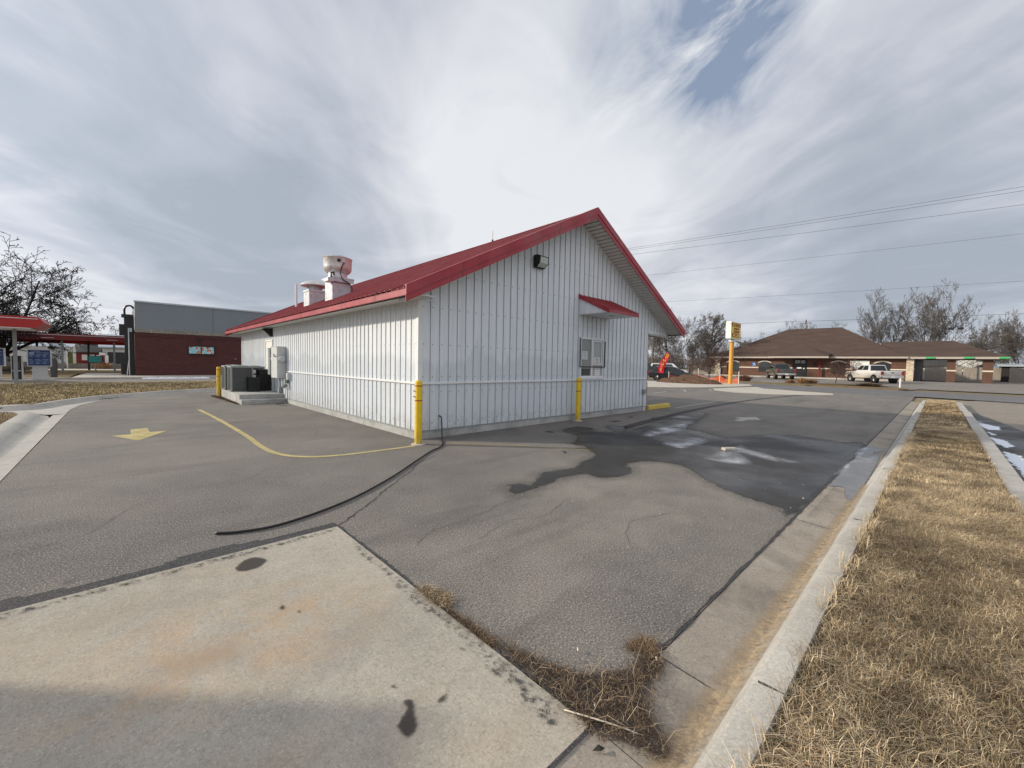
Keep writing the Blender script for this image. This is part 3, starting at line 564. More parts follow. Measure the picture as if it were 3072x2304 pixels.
crack([(-2.3, 1.0), (-1.6, 1.4), (-1.1, 2.6), (-.5, 3.0)], .006)
crack([(8.5, -6.3), (8.8, -4.8), (9.6, -3.9), (9.3, -2.2)], .010)
crack([(13, -6.3), (13.6, -3.8), (13.2, -1.0), (14.2, 2.4)], .014)
crack([(-2.1, -4.6), (-1.6, -4.45), (-1.2, -4.6), (-.6, -4.4)], .004)
crack([(-1.2, -5.6), (-.7, -5.3), (-.1, -5.45)], .004)
crack([(-2.6,-4.34),(-2.35,-4.17),(-2.04,-4.15),(-1.68,-4.12),(-1.34,-4.03),(-.97,-4.03)], .005)
q = [(-2.945+random.uniform(-.006, .012), -3.46-i*.05) for i in range(60)]
ribbon('pavement_crack', q, [random.uniform(.012, .04) for _ in q], .006, 'tar')
q = [(-2.9+i*.1, -6.405+random.uniform(-.006, .006)) for i in range(290)]
ribbon('pavement_crack', q, [random.uniform(.01, .034) for _ in q], .0115, 'tar')
ribbon('pavement_crack', [(-14, -6.425), (-3.3, -6.427), (-2.93, -6.43)], .016, .0125, 'tar')
# paint
ribbon('painted_line', smoothpts([(-2.73,8.37,0),(-2.63,5.71,0),(-2.58,2.59,0),(-2.61,1.09,0),(-2.54,.29,0),(-2.31,-.19,0),(-1.89,-.45,0),(-1.26,-.53,0),(-.42,-.56,0)], 6), .10, .005, 'yline')
ribbon('painted_line', smoothpts([(.14,-.67,0),(1.06,-1.63,0),(1.51,-2.32,0),(2.1,-3.1,0)], 6), .10, .0035, 'yfade')
sheet('painted_arrow', [(-4.23,3.06),(-3.73,4.17),(-4.02,4.14),(-4.04,4.82),(-4.32,4.79),(-4.32,4.03),(-4.61,4.02)], .005, 'yline')
sheet('painted_arrow', [(10.03,-2.83),(9.77,-3.08),(9.13,-3.12),(9.09,-3.35),(9.69,-3.36),(9.92,-3.66),(10.75,-3.27)], .005, 'wline')
for a, b_ in (((11.3, -.3), (15.9, -.15)), ((14.2, 2.4), (15.9, 2.4)), ((18.6, 4.4), (21.4, 4.9)), ((19.6, 5.9), (24.0, 8.0)), ((22.2, 4.0), (24.9, 5.3)), ((25.2, 3.5), (27.2, 4.4))):
    ribbon('painted_line', [a, b_], .10, .005, 'wline')
ribbon('tyre_track', smoothpts([(4.5, -1.9, 0), (8, -1.4, 0), (14, -.9, 0), (20, -.9, 0), (27, -1.5, 0)], 6), .28, .0022, 'tar')
ribbon('painted_line', [(30.5, -12), (33.6, -2), (34.2, 3)], .12, .012, 'wline')
ribbon('painted_line', [(-30, 27.9), (-9, 28.0), (8, 28.1)], .10, .002, 'wline')
decal('wet_patch', [(3, -8.34), (20, -8.32), (17, -8.9), (11, -9.3), (4, -9.4)], -.0, 'wet', .08, .25, zf=lambda x, y: -.025)
for q in ([(16.6,-8.32),(15.6,-8.36),(16.0,-8.5)], [(15.9,-8.33),(14.6,-8.34),(13.5,-8.42),(13.7,-8.72),(14.8,-8.74)], [(13,-8.38),(12.0,-8.42),(12.2,-8.55)], [(11.6,-8.36),(10.2,-8.38),(9.4,-8.5),(10.0,-8.66),(11.0,-8.60)], [(9.0,-8.38),(7.6,-8.36),(6.0,-8.42),(4.2,-8.40),(4.0,-8.8),(6.0,-8.74),(7.2,-8.62),(8.4,-8.6)]):
    decal('snow_patch', q, -.0, 'snowp', .04, .10, zf=lambda x, y: -.018)
sm = MB()
for x0, x1 in ((-3.4, .6), (1.4, 2.2), (2.5, 8.0)):
    n = 24
    for i in range(n):
        a = x0+(x1-x0)*i/n; h = .06+.05*random.random(); sm.prism([(a, 32.65, 0), (a, 32.78, h), (a, 32.9, h*.8), (a, 32.9, 0)], ((x1-x0)/n, 0, 0))
tag(sm.build('snow_bank', 'snow'), kind='structure')
# ------------------------------------------------------------- the metal-clad shop
def zw(x): return 5.74-.507*abs(x-5.25)
shop = thing('shop_building', 'white ribbed metal shop with a steep red gable roof, in the middle of the lot', 'building', (0, 0, 0))
RIB = .2286
def rib_profile(s0, s1, phase=0.03):
    """(s, outward height) points of ribbed sheet between s0 and s1"""
    pts = []; k = math.floor((s0-phase)/RIB)-1
    while True:
        c = phase+k*RIB
        for ds, h in ((-.021, 0), (-.011, .022), (.011, .022), (.021, 0), (.082, 0), (.088, .003), (.100, .003), (.106, 0), (.134, 0), (.140, .003), (.152, .003), (.158, 0)):
            if s0+1e-4 < c+ds < s1-1e-4: pts.append((c+ds, h))
        if c > s1: break
        k += 1
    return [(s0, 0.)]+pts+[(s1, 0.)]
def ribbed_wall(name, s0, s1, spans, mp, phase=.03, screws=()):
    """spans(s) -> list of (z0, z1); mp(s, h, z) -> world point"""
    mb = MB(); P = rib_profile(s0, s1, phase)
    for (a, ha), (b_, hb) in zip(P[:-1], P[1:]):
        if b_-a < 1e-5: continue
        mid = (a+b_)/2
        for (z0, z1, fa) in spans(mid):
            za, zb = (z1(a), z1(b_)) if callable(z1) else (z1, z1)
            mb.add([mp(a, ha, z0), mp(b_, hb, z0), mp(b_, hb, zb), mp(a, ha, za)], [(0, 1, 2, 3)], 2 if (ha-hb > .01) == (name == 'side_wall') and abs(ha-hb) > .01 else 0)  # one side of each rib takes the painted shade colour
    k = math.floor(s0/RIB)
    while k*RIB < s1:
        for zs in screws:
            s = phase+k*RIB+.045
            if s0+.02 < s < s1-.02 and any((z0 < zs < (z1(s) if callable(z1) else z1)-.05) for z0, z1, _ in spans(s)):
                a = Vector(mp(s-.010, .001, zs-.010)); c = Vector(mp(s+.010, .009, zs+.010)); mb.box(min(a.x, c.x), max(a.x, c.x), min(a.y, c.y), max(a.y, c.y), min(a.z, c.z), max(a.z, c.z), 1)
        k += 1
    me_o = mb.build(name, ['siding', 'midgrey', 'ribshade'], shop)
    return me_o
WX0, WX1, WZ0, WZ1 = 5.38, 6.56, 1.25, 2.42
def g_sp(s):
    if s < 0.0 or s > 9.38: return [(2.88, zw, 0)]
    if WX0 < s < WX1: return [(.177, 1.15, 0), (WZ1, zw, 0)]
    return [(.177, 1.15, 0), (1.18, zw, 0)]
gw = MB()
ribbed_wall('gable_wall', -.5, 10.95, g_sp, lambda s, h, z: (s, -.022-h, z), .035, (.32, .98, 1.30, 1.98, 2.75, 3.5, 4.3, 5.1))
DY0, DY1 = 11.15, 12.25
def l_sp(s):
    if DY0 < s < DY1: return [(2.40, 2.89, 0)]
    return [(.177, 1.15, 0), (1.18, 2.89, 0)]
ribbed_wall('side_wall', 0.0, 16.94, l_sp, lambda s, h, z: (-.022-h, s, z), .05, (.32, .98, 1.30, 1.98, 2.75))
o = MB(); o.box(9.36, 9.38, 0, 16.9, .1, 2.88); o.build('front_wall', 'siding', shop)
o = MB(); o.box(0, 9.38, 16.9, 16.94, .1, 2.88)
o.prism([(0, 16.92, 2.88), (10.95, 16.92, 2.88), (10.95, 16.92, zw(10.95)), (5.25, 16.92, zw(5.25)), (0, 16.92, zw(0))], (0, .02, 0))
o.build('rear_wall', 'siding', shop)
o = MB(); o.box(.0, 5.3, .0, .02, .1, 2.9); o.box(6.62, 9.36, .0, .02, .1, 2.9); o.box(5.3, 6.62, .9, .92, .1, 2.9); o.box(5.29, 5.31, .0, .92, .1, 2.9); o.box(6.61, 6.63, 0, .92, .1, 2.9); o.box(5.3, 6.62, 0, .92, 1.12, 1.15)
o.build('inner_wall', 'black', shop)
# foundation, rail, base flashing, corner trims
o = MB(); o.box(-.035, 9.4, -.035, .1, -.1, .16); o.box(-.035, .1, .1, 16.97, -.1, .16); o.build('foundation', 'foundation', shop)
o = MB(); o.box(-.06, 9.38, -.062, -.015, 1.145, 1.185); o.box(-.062, -.015, -.015, DY0-.04, 1.145, 1.185); o.box(-.062, -.015, DY1+.04, 16.94, 1.145, 1.185); o.build('girt_trim', 'white_trim', shop, bevel=.004)
o = MB(); o.box(-.05, 9.38, -.050, -.015, .152, .180); o.box(-.050, -.015, -.015, 16.94, .152, .180); o.build('base_flashing', 'midgrey', shop)
o = MB(); o.box(-.052, -.010, -.052, -.010, .18, 2.88); o.box(-.05, -.046, -.01, .055, .18, 2.88); o.box(-.01, .055, -.05, -.046, .18, 2.88); o.build('corner_trim', 'white_trim', shop)
o = MB(); o.box(-.048, -.01, 16.90, 16.985, .18, 2.88); o.build('corner_trim', 'white_trim', shop)
o = MB(); o.box(9.33, 9.392, -.05, -.01, .18, 2.9); o.build('corner_trim', 'white_trim', shop)
# roof: ribbed sheets on both slopes
def roof_sheet(name, x_eave, x_top, y0, y1, lift, mat='red'):
    mb = MB(); P = rib_profile(y0, y1, y0+.06)
    for (a, ha), (b_, hb) in zip(P[:-1], P[1:]):
        za, zb = zw(x_eave)+lift, zw(x_top)+lift
        mb.add([(x_eave, a, za+ha), (x_eave, b_, za+hb), (x_top, b_, zb+hb), (x_top, a, zb+ha)], [(0, 1, 2, 3)])
        if ha or hb: mb.add([(x_eave, a, za), (x_eave, b_, za), (x_eave, b_, za+hb), (x_eave, a, za+ha)], [(0, 1, 2, 3)])
    return mb.build(name, mat, shop)
roof_sheet('roof_panel', -.655, 5.25, -.60, 17.45, .205)
roof_sheet('roof_panel', 11.19, 5.25, -.60, 17.45, .205)
roof_sheet('eave_panel', -.668, -.02, -.10, 17.30, .235)
o = MB()
for sg in (-1, 1):
    xe = 5.25+sg*5.82
    o.prism([(5.25, -.59, zw(5.25)+.02), (xe, -.59, zw(xe)+.02), (xe, -.59, zw(xe)+.20), (5.25, -.59, zw(5.25)+.20)], (0, 18.03, 0))
o.build('roof_deck', 'dkgrey', shop)
o = MB()   # ridge cap
o.add([(5.25, -.63, 5.975), (4.98, -.63, 5.84), (5.25, 17.46, 5.975), (4.98, 17.46, 5.84), (5.52, -.63, 5.84), (5.52, 17.46, 5.84)], [(0, 1, 3, 2), (0, 2, 5, 4)]); o.build('ridge_cap', 'redtrim', shop)
for y, sy in ((-.6, -1), (17.44, 1)):   # rake trims: two stepped boards on each slope
    for sg in (-1, 1):
        o = MB(); xe = 5.25+sg*5.90
        for z0, z1, d in ((.085, .262, .034), (-.045, .095, .016)):
            yy = y if sy > 0 else y-d
            o.prism([(5.25, yy, zw(5.25)+z0), (xe, yy, zw(xe)+z0), (xe, yy, zw(xe)+z1), (5.25, yy, zw(5.25)+z1)], (0, d, 0))
        o.prism([(5.25, y-.034, zw(5.25)+.262), (xe, y-.034, zw(xe)+.262), (xe, y-.034, zw(xe)+.268), (5.25, y-.034, zw(5.25)+.268)], (0, .11, 0))
        o.build('rake_trim', 'redtrim', shop)
for xa_, xb_ in ((-.645, -.60), (11.10, 11.145)):
    o = MB()
    for i in range(6): a = -.60+i*3.01; o.box(xa_, xb_, a, a+3.0, 2.825, 2.95)
    o.build('eave_fascia', 'redtrim', shop, bevel=.006)
o = MB(); o.box(-.60, -.0, -.585, 17.44, 2.865, 2.885)
o.build('eave_soffit', 'soffit', shop)
o = MB(); o.box(9.5, 11.10, .02, 17.4, 2.865, 2.885); o.box(10.9, 11.1, -.585, .02, 2.865, 2.885); o.build('porch_soffit', 'soffit', shop)
n = 44
for sg in (-1, 1):   # boarded soffit of the gable overhang
    o = MB()
    for i in range(n):
        x0 = 5.25+sg*(5.72*i/n+.004); x1 = 5.25+sg*(5.72*(i+1)/n-.030)
        o.prism([(x0, -.584, zw(x0)-.012), (x1, -.584, zw(x1)-.012), (x1, -.584, zw(x1)+.006), (x0, -.584, zw(x0)+.006)], (0, .56, 0))
    o.build('gable_soffit', 'soffit', shop)
for sg in (-1, 1):
    o = MB(); x1 = 5.25+sg*5.72; o.prism([(5.25, -.05, zw(5.25)-.05), (x1, -.05, zw(x1)-.05), (x1, -.05, zw(x1)-.01), (5.25, -.05, zw(5.25)-.01)], (0, .03, 0))
    o.build('soffit_channel', 'white_trim', shop)
o = MB(); o.box(-.62, .36, -.052, -.042, 2.872, 2.895); o.build('eave_return_trim', 'white_trim', shop)
o = MB(); o.box(9.42, 10.95, -.05, -.0, 2.80, 2.88); o.box(9.45, 10.9, 0.0, .12, 2.76, 2.88); o.build('eave_return_trim', 'white_trim', shop)
# stone pier at the porch end
o = MB()
z = .0
while z < 2.86:
    h = random.uniform(.08, .14); h = min(h, 2.86-z); o.box(9.40+random.uniform(0, .012), 9.50+random.uniform(0, .03), -.02+random.uniform(-.012, .012), .55, z, z+h-.008); z += h
o.build('stone_pier', 'stone', shop)
# door
dr = MB(); dr.box(-.035, .01, DY0+.07, DY1-.07, .25, 2.33); door = dr.build('door', 'door', shop, bevel=.004)
o = MB(); o.box(-.055, .0, DY0, DY0+.06, .20, 2.40); o.box(-.055, .0, DY1-.06, DY1, .20, 2.40); o.box(-.055, .0, DY0+.06, DY1-.06, 2.34, 2.40); o.box(-.05, 0, DY0+.06, DY1-.06, .2, .24); o.build('door_frame', 'door', door)
for z in (.55, 1.28, 2.0):
    o = MB(); o.box(-.062, -.03, DY0+.045, DY0+.10, z, z+.11); o.tube([(-.065, DY0+.07, z-.01), (-.065, DY0+.07, z+.12)], .012, 8); o.build('hinge', 'dkgrey', door)
o = MB(); o.lathe([(.03, 0), (.03, .012)], k=12, m=Matrix.Translation((-.035, DY1-.16, 1.16)) @ Matrix.Rotation(-math.pi/2, 4, 'Y')); o.tube([(-.05, DY1-.16, 1.16), (-.09, DY1-.16, 1.16), (-.09, DY1-.28, 1.16)], .012, 8); o.build('door_handle', 'midgrey', door)
# service window
wf = MB()
def fr(mb, x0, x1, z0, z1, t, ya, yb, mi=0):
    mb.box(x0, x0+t, ya, yb, z0, z1, mi); mb.box(x1-t, x1, ya, yb, z0, z1, mi); mb.box(x0+t, x1-t, ya, yb, z1-t, z1, mi); mb.box(x0+t, x1-t, ya, yb, z0, z0+t, mi)
fr(wf, WX0-.02, WX1+.02, WZ0-.02, WZ1+.02, .055, -.075, .02); wf.box(5.93, 5.99, -.070, .01, WZ0+.03, WZ1-.03)
win = wf.build('service_window', 'frame', shop, bevel=.004)
o = MB(); o.box(WX0-.06, WX1+.06, -.11, -.02, WZ0-.055, WZ0-.022); o.box(WX0-.04, WX1+.04, -.075, -.02, WZ0-.10, WZ0-.055); o.build('sill', 'white_trim', win)
for x0, x1 in ((WX0+.035, 5.93), (5.99, WX1-.035)):
    o = MB(); o.box(x0, x1, -.03, -.022, WZ0+.035, WZ1-.035); o.build('pane', 'glassg' if x0 > 5.9 else 'glassl', win)
o = MB(); fr(o, 6.0, 6.50, 1.62, WZ1-.05, .045, -.058, -.031); o.build('sash', 'frame', win)
o = MB(); o.box(WX0-.052, WX0-.024, -.095, -.078, 1.56, WZ1-.0); o.box(6.60, 6.630, -.095, -.078, 1.56, WZ1-.06); o.box(WX0-.052, 6.630, -.095, -.078, 1.545, 1.575); o.build('screen_frame', 'black', win)
o = MB(); o.box(WX0+.015, 6.615, -.105, -.10, 1.605, WZ1-.065); sc_ = o.build('screen', 'screenmesh', win)
def notice(x0, x1, z0, z1, y, rows, dark=False):
    mb = MB(); mb.box(x0, x1, y-.003, y, z0, z1, 0); h = (z1-z0)
    for i in range(rows):
        zz_ = z1-h*(i+.7)/(rows+.4); wd = (x1-x0)*random.uniform(.5, .85); c = (x0+x1)/2; mb.box(c-wd/2, c+wd/2, y-.0045, y-.003, zz_-.006, zz_+.006, 1)
    mb.build('notice', ['paper', 'ink'], win)
notice(5.50, 5.76, 1.78, 2.03, -.034, 5)
notice(6.16, 6.42, 1.30, 1.52, -.034, 3); notice(6.10, 6.42, 1.68, 1.86, -.034, 4)
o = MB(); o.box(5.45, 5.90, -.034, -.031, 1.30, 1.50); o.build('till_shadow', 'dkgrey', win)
# awning
aw = MB(); AX0, AX1 = 5.29, 6.84; D_ = 1.02
def za(y): return 3.66+(y)*.46
aw.box(AX0, AX1, -D_-.02, -.045, 3.085, 3.102); awn = aw.build('window_awning', 'white_trim', shop)
for xq in (AX0, AX1):
    aw = MB(); aw.add([(xq, -.045, 3.10), (xq, -.045, 3.56), (xq, -D_, 3.13), (xq, -D_, 3.10)], [(0, 1, 2, 3)])
    for yy in (-.25, -.48, -.71): s_ = -1 if xq == AX0 else 1; aw.box(min(xq, xq+s_*.014), max(xq, xq+s_*.014), yy-.014, yy+.014, 3.115, za(yy)-.10)
    aw.build('side_panel', 'siding', awn)
o = MB(); P = rib_profile(AX0-.03, AX1+.03, AX0)
for (a, ha), (b_, hb) in zip(P[:-1], P[1:]): o.add([(a, -.03, za(0)+ha), (b_, -.03, za(0)+hb), (b_, -D_-.06, za(-D_-.06)+hb), (a, -D_-.06, za(-D_-.06)+ha)], [(0, 1, 2, 3)])
o.build('awning_roof', 'red', awn)
o = MB(); o.box(AX0-.03, AX1+.03, -D_-.055, -D_-.03, 3.08, 3.165); o.build('awning_trim', 'redtrim', awn)
for x in (AX0-.035, AX1+.012): o = MB(); o.prism([(x, -.03, za(0)-.10), (x, -D_-.05, za(-D_)-.13), (x, -D_-.05, za(-D_)-.0), (x, -.03, za(0)+.03)], (.022, 0, 0)); o.build('awning_trim', 'redtrim', awn)
o = MB(); o.lathe([(.10, 0), (.10, -.012), (.08, -.02)], (6.1, -.6, 3.086), 20); o.build('downlight', 'lens', awn)

# lamps and fittings on the walls
wl = thing('wall_lamp', 'black box floodlight high on the shaded gable wall', 'lamp', (3.46, -.05, 4.2))
o = MB(); o.prism([(3.30, -.045, 4.10), (3.30, -.045, 4.42), (3.30, -.16, 4.42), (3.30, -.27, 4.38), (3.30, -.25, 4.20), (3.30, -.12, 4.10)], (.36, 0, 0)); o.build('housing', 'black', wl, bevel=.015)
o = MB(); o.prism([(3.335, -.262, 4.36), (3.335, -.245, 4.205), (3.335, -.15, 4.112), (3.335, -.10, 4.15), (3.335, -.10, 4.36)], (.29, 0, 0), m=Matrix.Translation((0, -.012, -.004))); o.build('lens', 'lens', wl, bevel=.01)
wl = thing('wall_lamp', 'small black floodlight under the left eave near the white door', 'lamp', (-.05, 10.95, 2.65))
o = MB(); o.prism([(-.045, 11.05, 2.50), (-.045, 11.05, 2.83), (-.34, 11.05, 2.83), (-.36, 11.05, 2.76), (-.16, 11.05, 2.56)], (0, .32, 0)); o.build('housing', 'black', wl, bevel=.012)
o = MB(); o.add([(-.352, 11.09, 2.745), (-.175, 11.09, 2.57), (-.175, 11.33, 2.57), (-.352, 11.33, 2.745)], [(0, 1, 2, 3)], 0); o.v = [(x-.004, y, z-.004) for x, y, z in o.v]; o.build('lens', 'lens', wl)
ob = thing('outlet_box', 'small grey outlet box and white conduit low at the far end of the gable wall', 'outlet box', (9.18, -.05, .6))
o = MB(); o.box(9.11, 9.25, -.13, -.045, .62, .78); o.build('box', 'midgrey', ob, bevel=.006)
o = MB(); o.tube([(9.2, -.08, .62), (9.2, -.08, .0)], .022, 8); o.build('conduit', 'white_trim', ob)
# electrical cabinets on the left wall
def cab(name, label, y0, y1, dx, z0, z1, mat):
    t = thing(name, label, 'electrical cabinet', (-.04, (y0+y1)/2, z0), group='electrical cabinets on the side wall')
    o = MB(); o.box(-.045-dx, -.043, y0, y1, z0, z1); o.box(-.06-dx, -.046, y0-.012, y1+.012, z1, z1+.02); o.build('cabinet', mat, t, bevel=.008); return t
c1 = cab('electrical_cabinet', 'tall white metal electrical cabinet, nearer to the gable corner', 9.25, 10.05, .30, .92, 2.06, 'ltgrey')
o = MB(); mm = Matrix.Translation((-.19, 9.25, 1.62)) @ Matrix.Rotation(math.pi/2, 4, 'X'); o.lathe([(.125, 0), (.13, .07), (.10, .11), (.04, .12)], k=20, m=mm); o.build('meter', 'ltgrey', c1, auto=True)
o = MB(); o.tube([(-.345, 9.42, 1.70), (-.40, 9.42, 1.72), (-.41, 9.36, 1.80)], .018, 6); o.build('switch_lever', 'black', c1)
c2 = cab('electrical_cabinet', 'narrow grey electrical cabinet beside the white door', 10.55, 10.82, .24, 1.0, 2.02, 'midgrey')
o = MB(); mm = Matrix.Translation((-.17, 10.55, 1.62)) @ Matrix.Rotation(math.pi/2, 4, 'X'); o.lathe([(.09, 0), (.095, .05), (.06, .10), (.02, .105)], k=20, m=mm); o.build('meter', 'ltgrey', c2, auto=True)
o = MB(); o.tube([(-.16, 10.5, 1.0), (-.16, 10.5, .95), (-.16, 10.45, .5), (-.16, 10.45, -.02)], .045, 10); o.box(-.24, -.08, 10.38, 10.53, -.01, .03); o.build('conduit', 'midgrey', c2, auto=True)
o = MB(); o.tube([(-.10, 9.85, .92), (-.10, 9.85, .05)], .035, 8); o.box(-.16, -.05, 9.78, 9.92, .35, .56); o.build('conduit', 'midgrey', c1)
jb = thing('junction_box', 'small white junction box with a grey regulator and dangling black cable', 'junction box', (-.05, 8.75, .8))
o = MB(); o.box(-.15, -.045, 8.72, 8.86, .88, 1.12); o.build('box', 'ltgrey', jb, bevel=.006)
o = MB(); o.box(-.17, -.045, 8.92, 9.1, .74, .90); o.lathe([(.05, 0), (.09, .03), (.09, .08), (.04, .12)], (-.16, 8.98, .60), 16); o.tube([(-.12, 9.08, .78), (-.2, 9.14, .70), (-.2, 9.14, .60), (-.1, 9.2, .56)], .02, 8); o.build('regulator', 'midgrey', jb, auto=True)
o = MB(); o.tube(smoothpts([(-.1, 8.8, .88), (-.14, 8.82, .6), (-.10, 8.9, .3), (-.12, 8.95, .06), (-.25, 9.05, .01), (-.5, 8.8, .01), (-.35, 8.2, .01)], 5), .010, 6); o.build('cable', 'rubber', jb)

# bollards
def bollard(loc, label, top):
    t = thing('bollard', label, 'bollard', loc, group='yellow bollards round the shop'); x, y, z = loc; h = top; r = .072
    o = MB(); o.lathe([(r*.98, .0), (r*.98, h*.02), (r, h*.72), (r, h*.724), (r, h-.05), (r*.93, h-.022), (r*.7, h-.006), (r*.3, h)], (x, y, z), 24); o.build('post', 'yellow', t, auto=True)
    for zz_ in (h-.115, h-.40):
        o = MB(); o.lathe([(r+.002, zz_), (r+.003, zz_+.002), (r+.003, zz_+.018), (r+.002, zz_+.02)], (x, y, z), 24); o.build('band', 'redband', t, auto=True)
    o = MB(); o.lathe([(r*1.95, -.01), (r*1.9, .008), (r*1.5, .016), (r*.9, .02)], (x, y, z), 24); o.build('concrete_collar', 'apron', t, auto=True)
    return t
NEARB = bollard((-.27, -.45, 0), 'yellow bollard in front of the near corner of the shop', 1.25)
bollard((5.07, -.26, 0), 'yellow bollard below the service window', 1.25)
bollard((-1.52, 13.35, 0), 'yellow bollard at the far end of the concrete step by the air conditioners', 1.25)
for zz_ in (.93, 1.04):   # hooks on the near bollard
    o = MB(); o.tube([(-.338, -.44, zz_), (-.36, -.43, zz_+.004), (-.368, -.425, zz_+.016)], .012, 6); o.build('hook', 'midgrey', NEARB)
# hose
hp = [(.47,-.03,.47),(.52,-.09,.44),(.50,-.18,.30),(.44,-.32,.12),(.30,-.5,.022),(.1,-.75,.016),(-.05,-.93,.016),(-.22,-1.06,.016),(-.47,-1.21,.016),(-1.02,-1.66,.016),(-1.73,-2.25,.016),(-2.39,-2.72,.016),(-2.9,-2.98,.016),(-3.37,-3.11,.016),(-3.66,-3.06,.016),(-3.84,-2.95,.016)]
hp = [(.46,-.05,.47),(.50,-.09,.43),(.49,-.13,.27),(.45,-.2,.08),(.30,-.42,.020)]+hp[5:]
o = MB(); o.tube(smoothpts(hp, 6), .0125, 8); tag(o.build('hose', 'rubber', None, smooth=True), 'black rubber hose leaving the gable wall and trailing over the asphalt', 'hose')
# wheel stop
ws = MB(); ws.prism([(9.62, .0, 0), (9.62, .0, .13), (9.62, .03, .16), (9.62, .17, .16), (9.62, .2, .13), (9.62, .2, 0)], (1.75, 0, 0)); o = ws.build('parking_block', 'yellowc', None, bevel=.01); o.location = (0, -.05, 0)
tag(o, 'yellow painted concrete parking block at the far corner of the shop', 'parking block')
# stone block in the puddle
o = MB(); o.box(-.17, .10, -.06, .06, 0, .055, m=Matrix.Translation((4.12, -4.68, .004)) @ Matrix.Rotation(R(-35), 4, 'Z')); tag(o.build('broken_block', 'apron', None, bevel=.012), 'small pale broken concrete block standing in the wet patch', 'block')

# platform with step
pf = MB(); pf.box(-1.45, -.03, 9.62, 13.45, -.05, .33); pf.box(-1.45, -.03, 9.26, 9.62, -.05, .165)
tag(pf.build('concrete_platform', 'foundation', None, bevel=.012), 'low concrete platform with one step below the white door', 'platform')
def ac(loc, w, h, label):
    t = thing('air_conditioner', label, 'air conditioner', loc, group='air conditioners on the platform'); x, y, z = loc
    o = MB(); o.box(x, x+w, y, y+w, z, z+.05); o.box(x+.03, x+w-.03, y+.03, y+w-.03, z+.05, z+h-.06); o.build('cabinet', 'acgrey', t, bevel=.02)
    o = MB(); n = 15
    for i in range(n):
        a = (i+.5)/n*(w-.12)+.06
        for sgn in (0, 1):
            yy = y+.018 if sgn == 0 else y+w-.03; o.box(x+a-.009, x+a+.009, yy-.006, yy+.012, z+.09, z+h-.10)
            xx = x+.018 if sgn == 0 else x+w-.03; o.box(xx-.006, xx+.012, y+a-.009, y+a+.009, z+.09, z+h-.10)
    o.build('louvre_guard', 'acgrey', t)
    for cx_, cy_ in ((0, 0), (w-.05, 0), (0, w-.05), (w-.05, w-.05)): o = MB(); o.box(x+cx_, x+cx_+.05, y+cy_, y+cy_+.05, z+.05, z+h-.05); o.build('corner_post', 'midgrey', t, bevel=.008)
    o = MB(); o.box(x-.01, x+w+.01, y-.01, y+w+.01, z+h-.06, z+h); o.lathe([(w*.40, 0), (w*.40, .02), (w*.36, .025), (.05, .045)], (x+w/2, y+w/2, z+h), 24); o.build('top', 'midgrey', t, bevel=.02)
    return t
ac((-1.42, 11.30, .33), .74, .98, 'big grey air conditioner in front on the platform'); ac((-1.44, 12.45, .33), .74, .98, 'grey air conditioner at the back, beside the far bollard')
t = ac((-.66, 12.40, .33), .60, .96, 'dark air conditioner against the wall with white stickers')
for a, b_ in ((.56, .42), (.36, .24)): o = MB(); o.box(-.56, -.38, 12.378, 12.384, .33+b_+.25, .33+a+.25); o.build('sticker', 'paper', t)
def crate(x, y, z, w, d, h, label, g='black crates by the door'):
    t = thing('crate', label, 'crate', (x, y, z), group=g)
    o = MB(); o.prism([(x+.02, y+.02, z), (x+w-.02, y+.02, z), (x+w-.02, y+d-.02, z), (x+.02, y+d-.02, z)], (0, 0, h-.04)); o.build('body', 'black', t, bevel=.01)
    o = MB(); o.box(x, x+w, y, y+d, z+h-.05, z+h-.005); 
    for i in range(5): a = x+w*(i+.5)/5; o.box(a-.012, a+.012, y+.003, y+.02, z+.03, z+h-.05)
    for i in range(4): a = y+d*(i+.5)/4; o.box(x+.003, x+.02, a-.012, a+.012, z+.03, z+h-.05)
    o.build('rim', 'rubber', t, bevel=.006)
crate(-.92, 10.95, .33, .42, .38, .29, 'black plastic crate at the bottom of the low stack'); crate(-.92, 10.95, .62, .42, .38, .27, 'black plastic crate on top of the low stack')
crate(-.50, 11.32, .33, .44, .46, .60, 'tall black plastic bin beside the door'); crate(-.49, 11.34, .93, .42, .42, .27, 'black plastic crate on the tall bin')

# roof fittings
ef = thing('exhaust_fan', 'tall upblast exhaust fan with a round aluminium bowl on the roof', 'exhaust fan', (.93, 6.85, 3.6))
o = MB(); o.box(.63, 1.24, 6.52, 7.18, 3.45, 4.30); o.build('curb_box', 'galv', ef, bevel=.008)
o = MB(); o.box(.55, 1.32, 6.42, 7.28, 4.30, 4.36); o.box(.56, 1.31, 6.425, 6.44, 4.20, 4.31); o.build('base_pan', 'galv', ef, bevel=.006)
o = MB(); o.lathe([(.32, 4.36), (.32, 4.40), (.30, 4.41), (.30, 4.60)], (.93, 6.85, 0), 32); o.build('neck', 'alum', ef, auto=True)
o = MB(); o.lathe([(.295, 4.54), (.34, 4.55), (.40, 4.60), (.435, 4.67), (.445, 4.74), (.45, 5.00), (.468, 5.03), (.46, 5.04), (.44, 5.02)], (.93, 6.85, 0), 40); o.build('bowl', 'alum', ef, auto=True)
o = MB(); o.lathe([(.33, 4.98), (.33, 5.07), (.31, 5.10), (.10, 5.115), (.0005, 5.12)], (.93, 6.85, 0), 32); o.build('motor_cover', 'galv', ef, auto=True)
mm = Matrix.Translation((.80, 6.405, 4.90)) @ Matrix.Rotation(math.pi/2, 4, 'X'); o = MB(); o.lathe([(.05, -.02), (.055, .02), (.04, .022)], k=16, m=mm); o.build('port', 'black', ef)
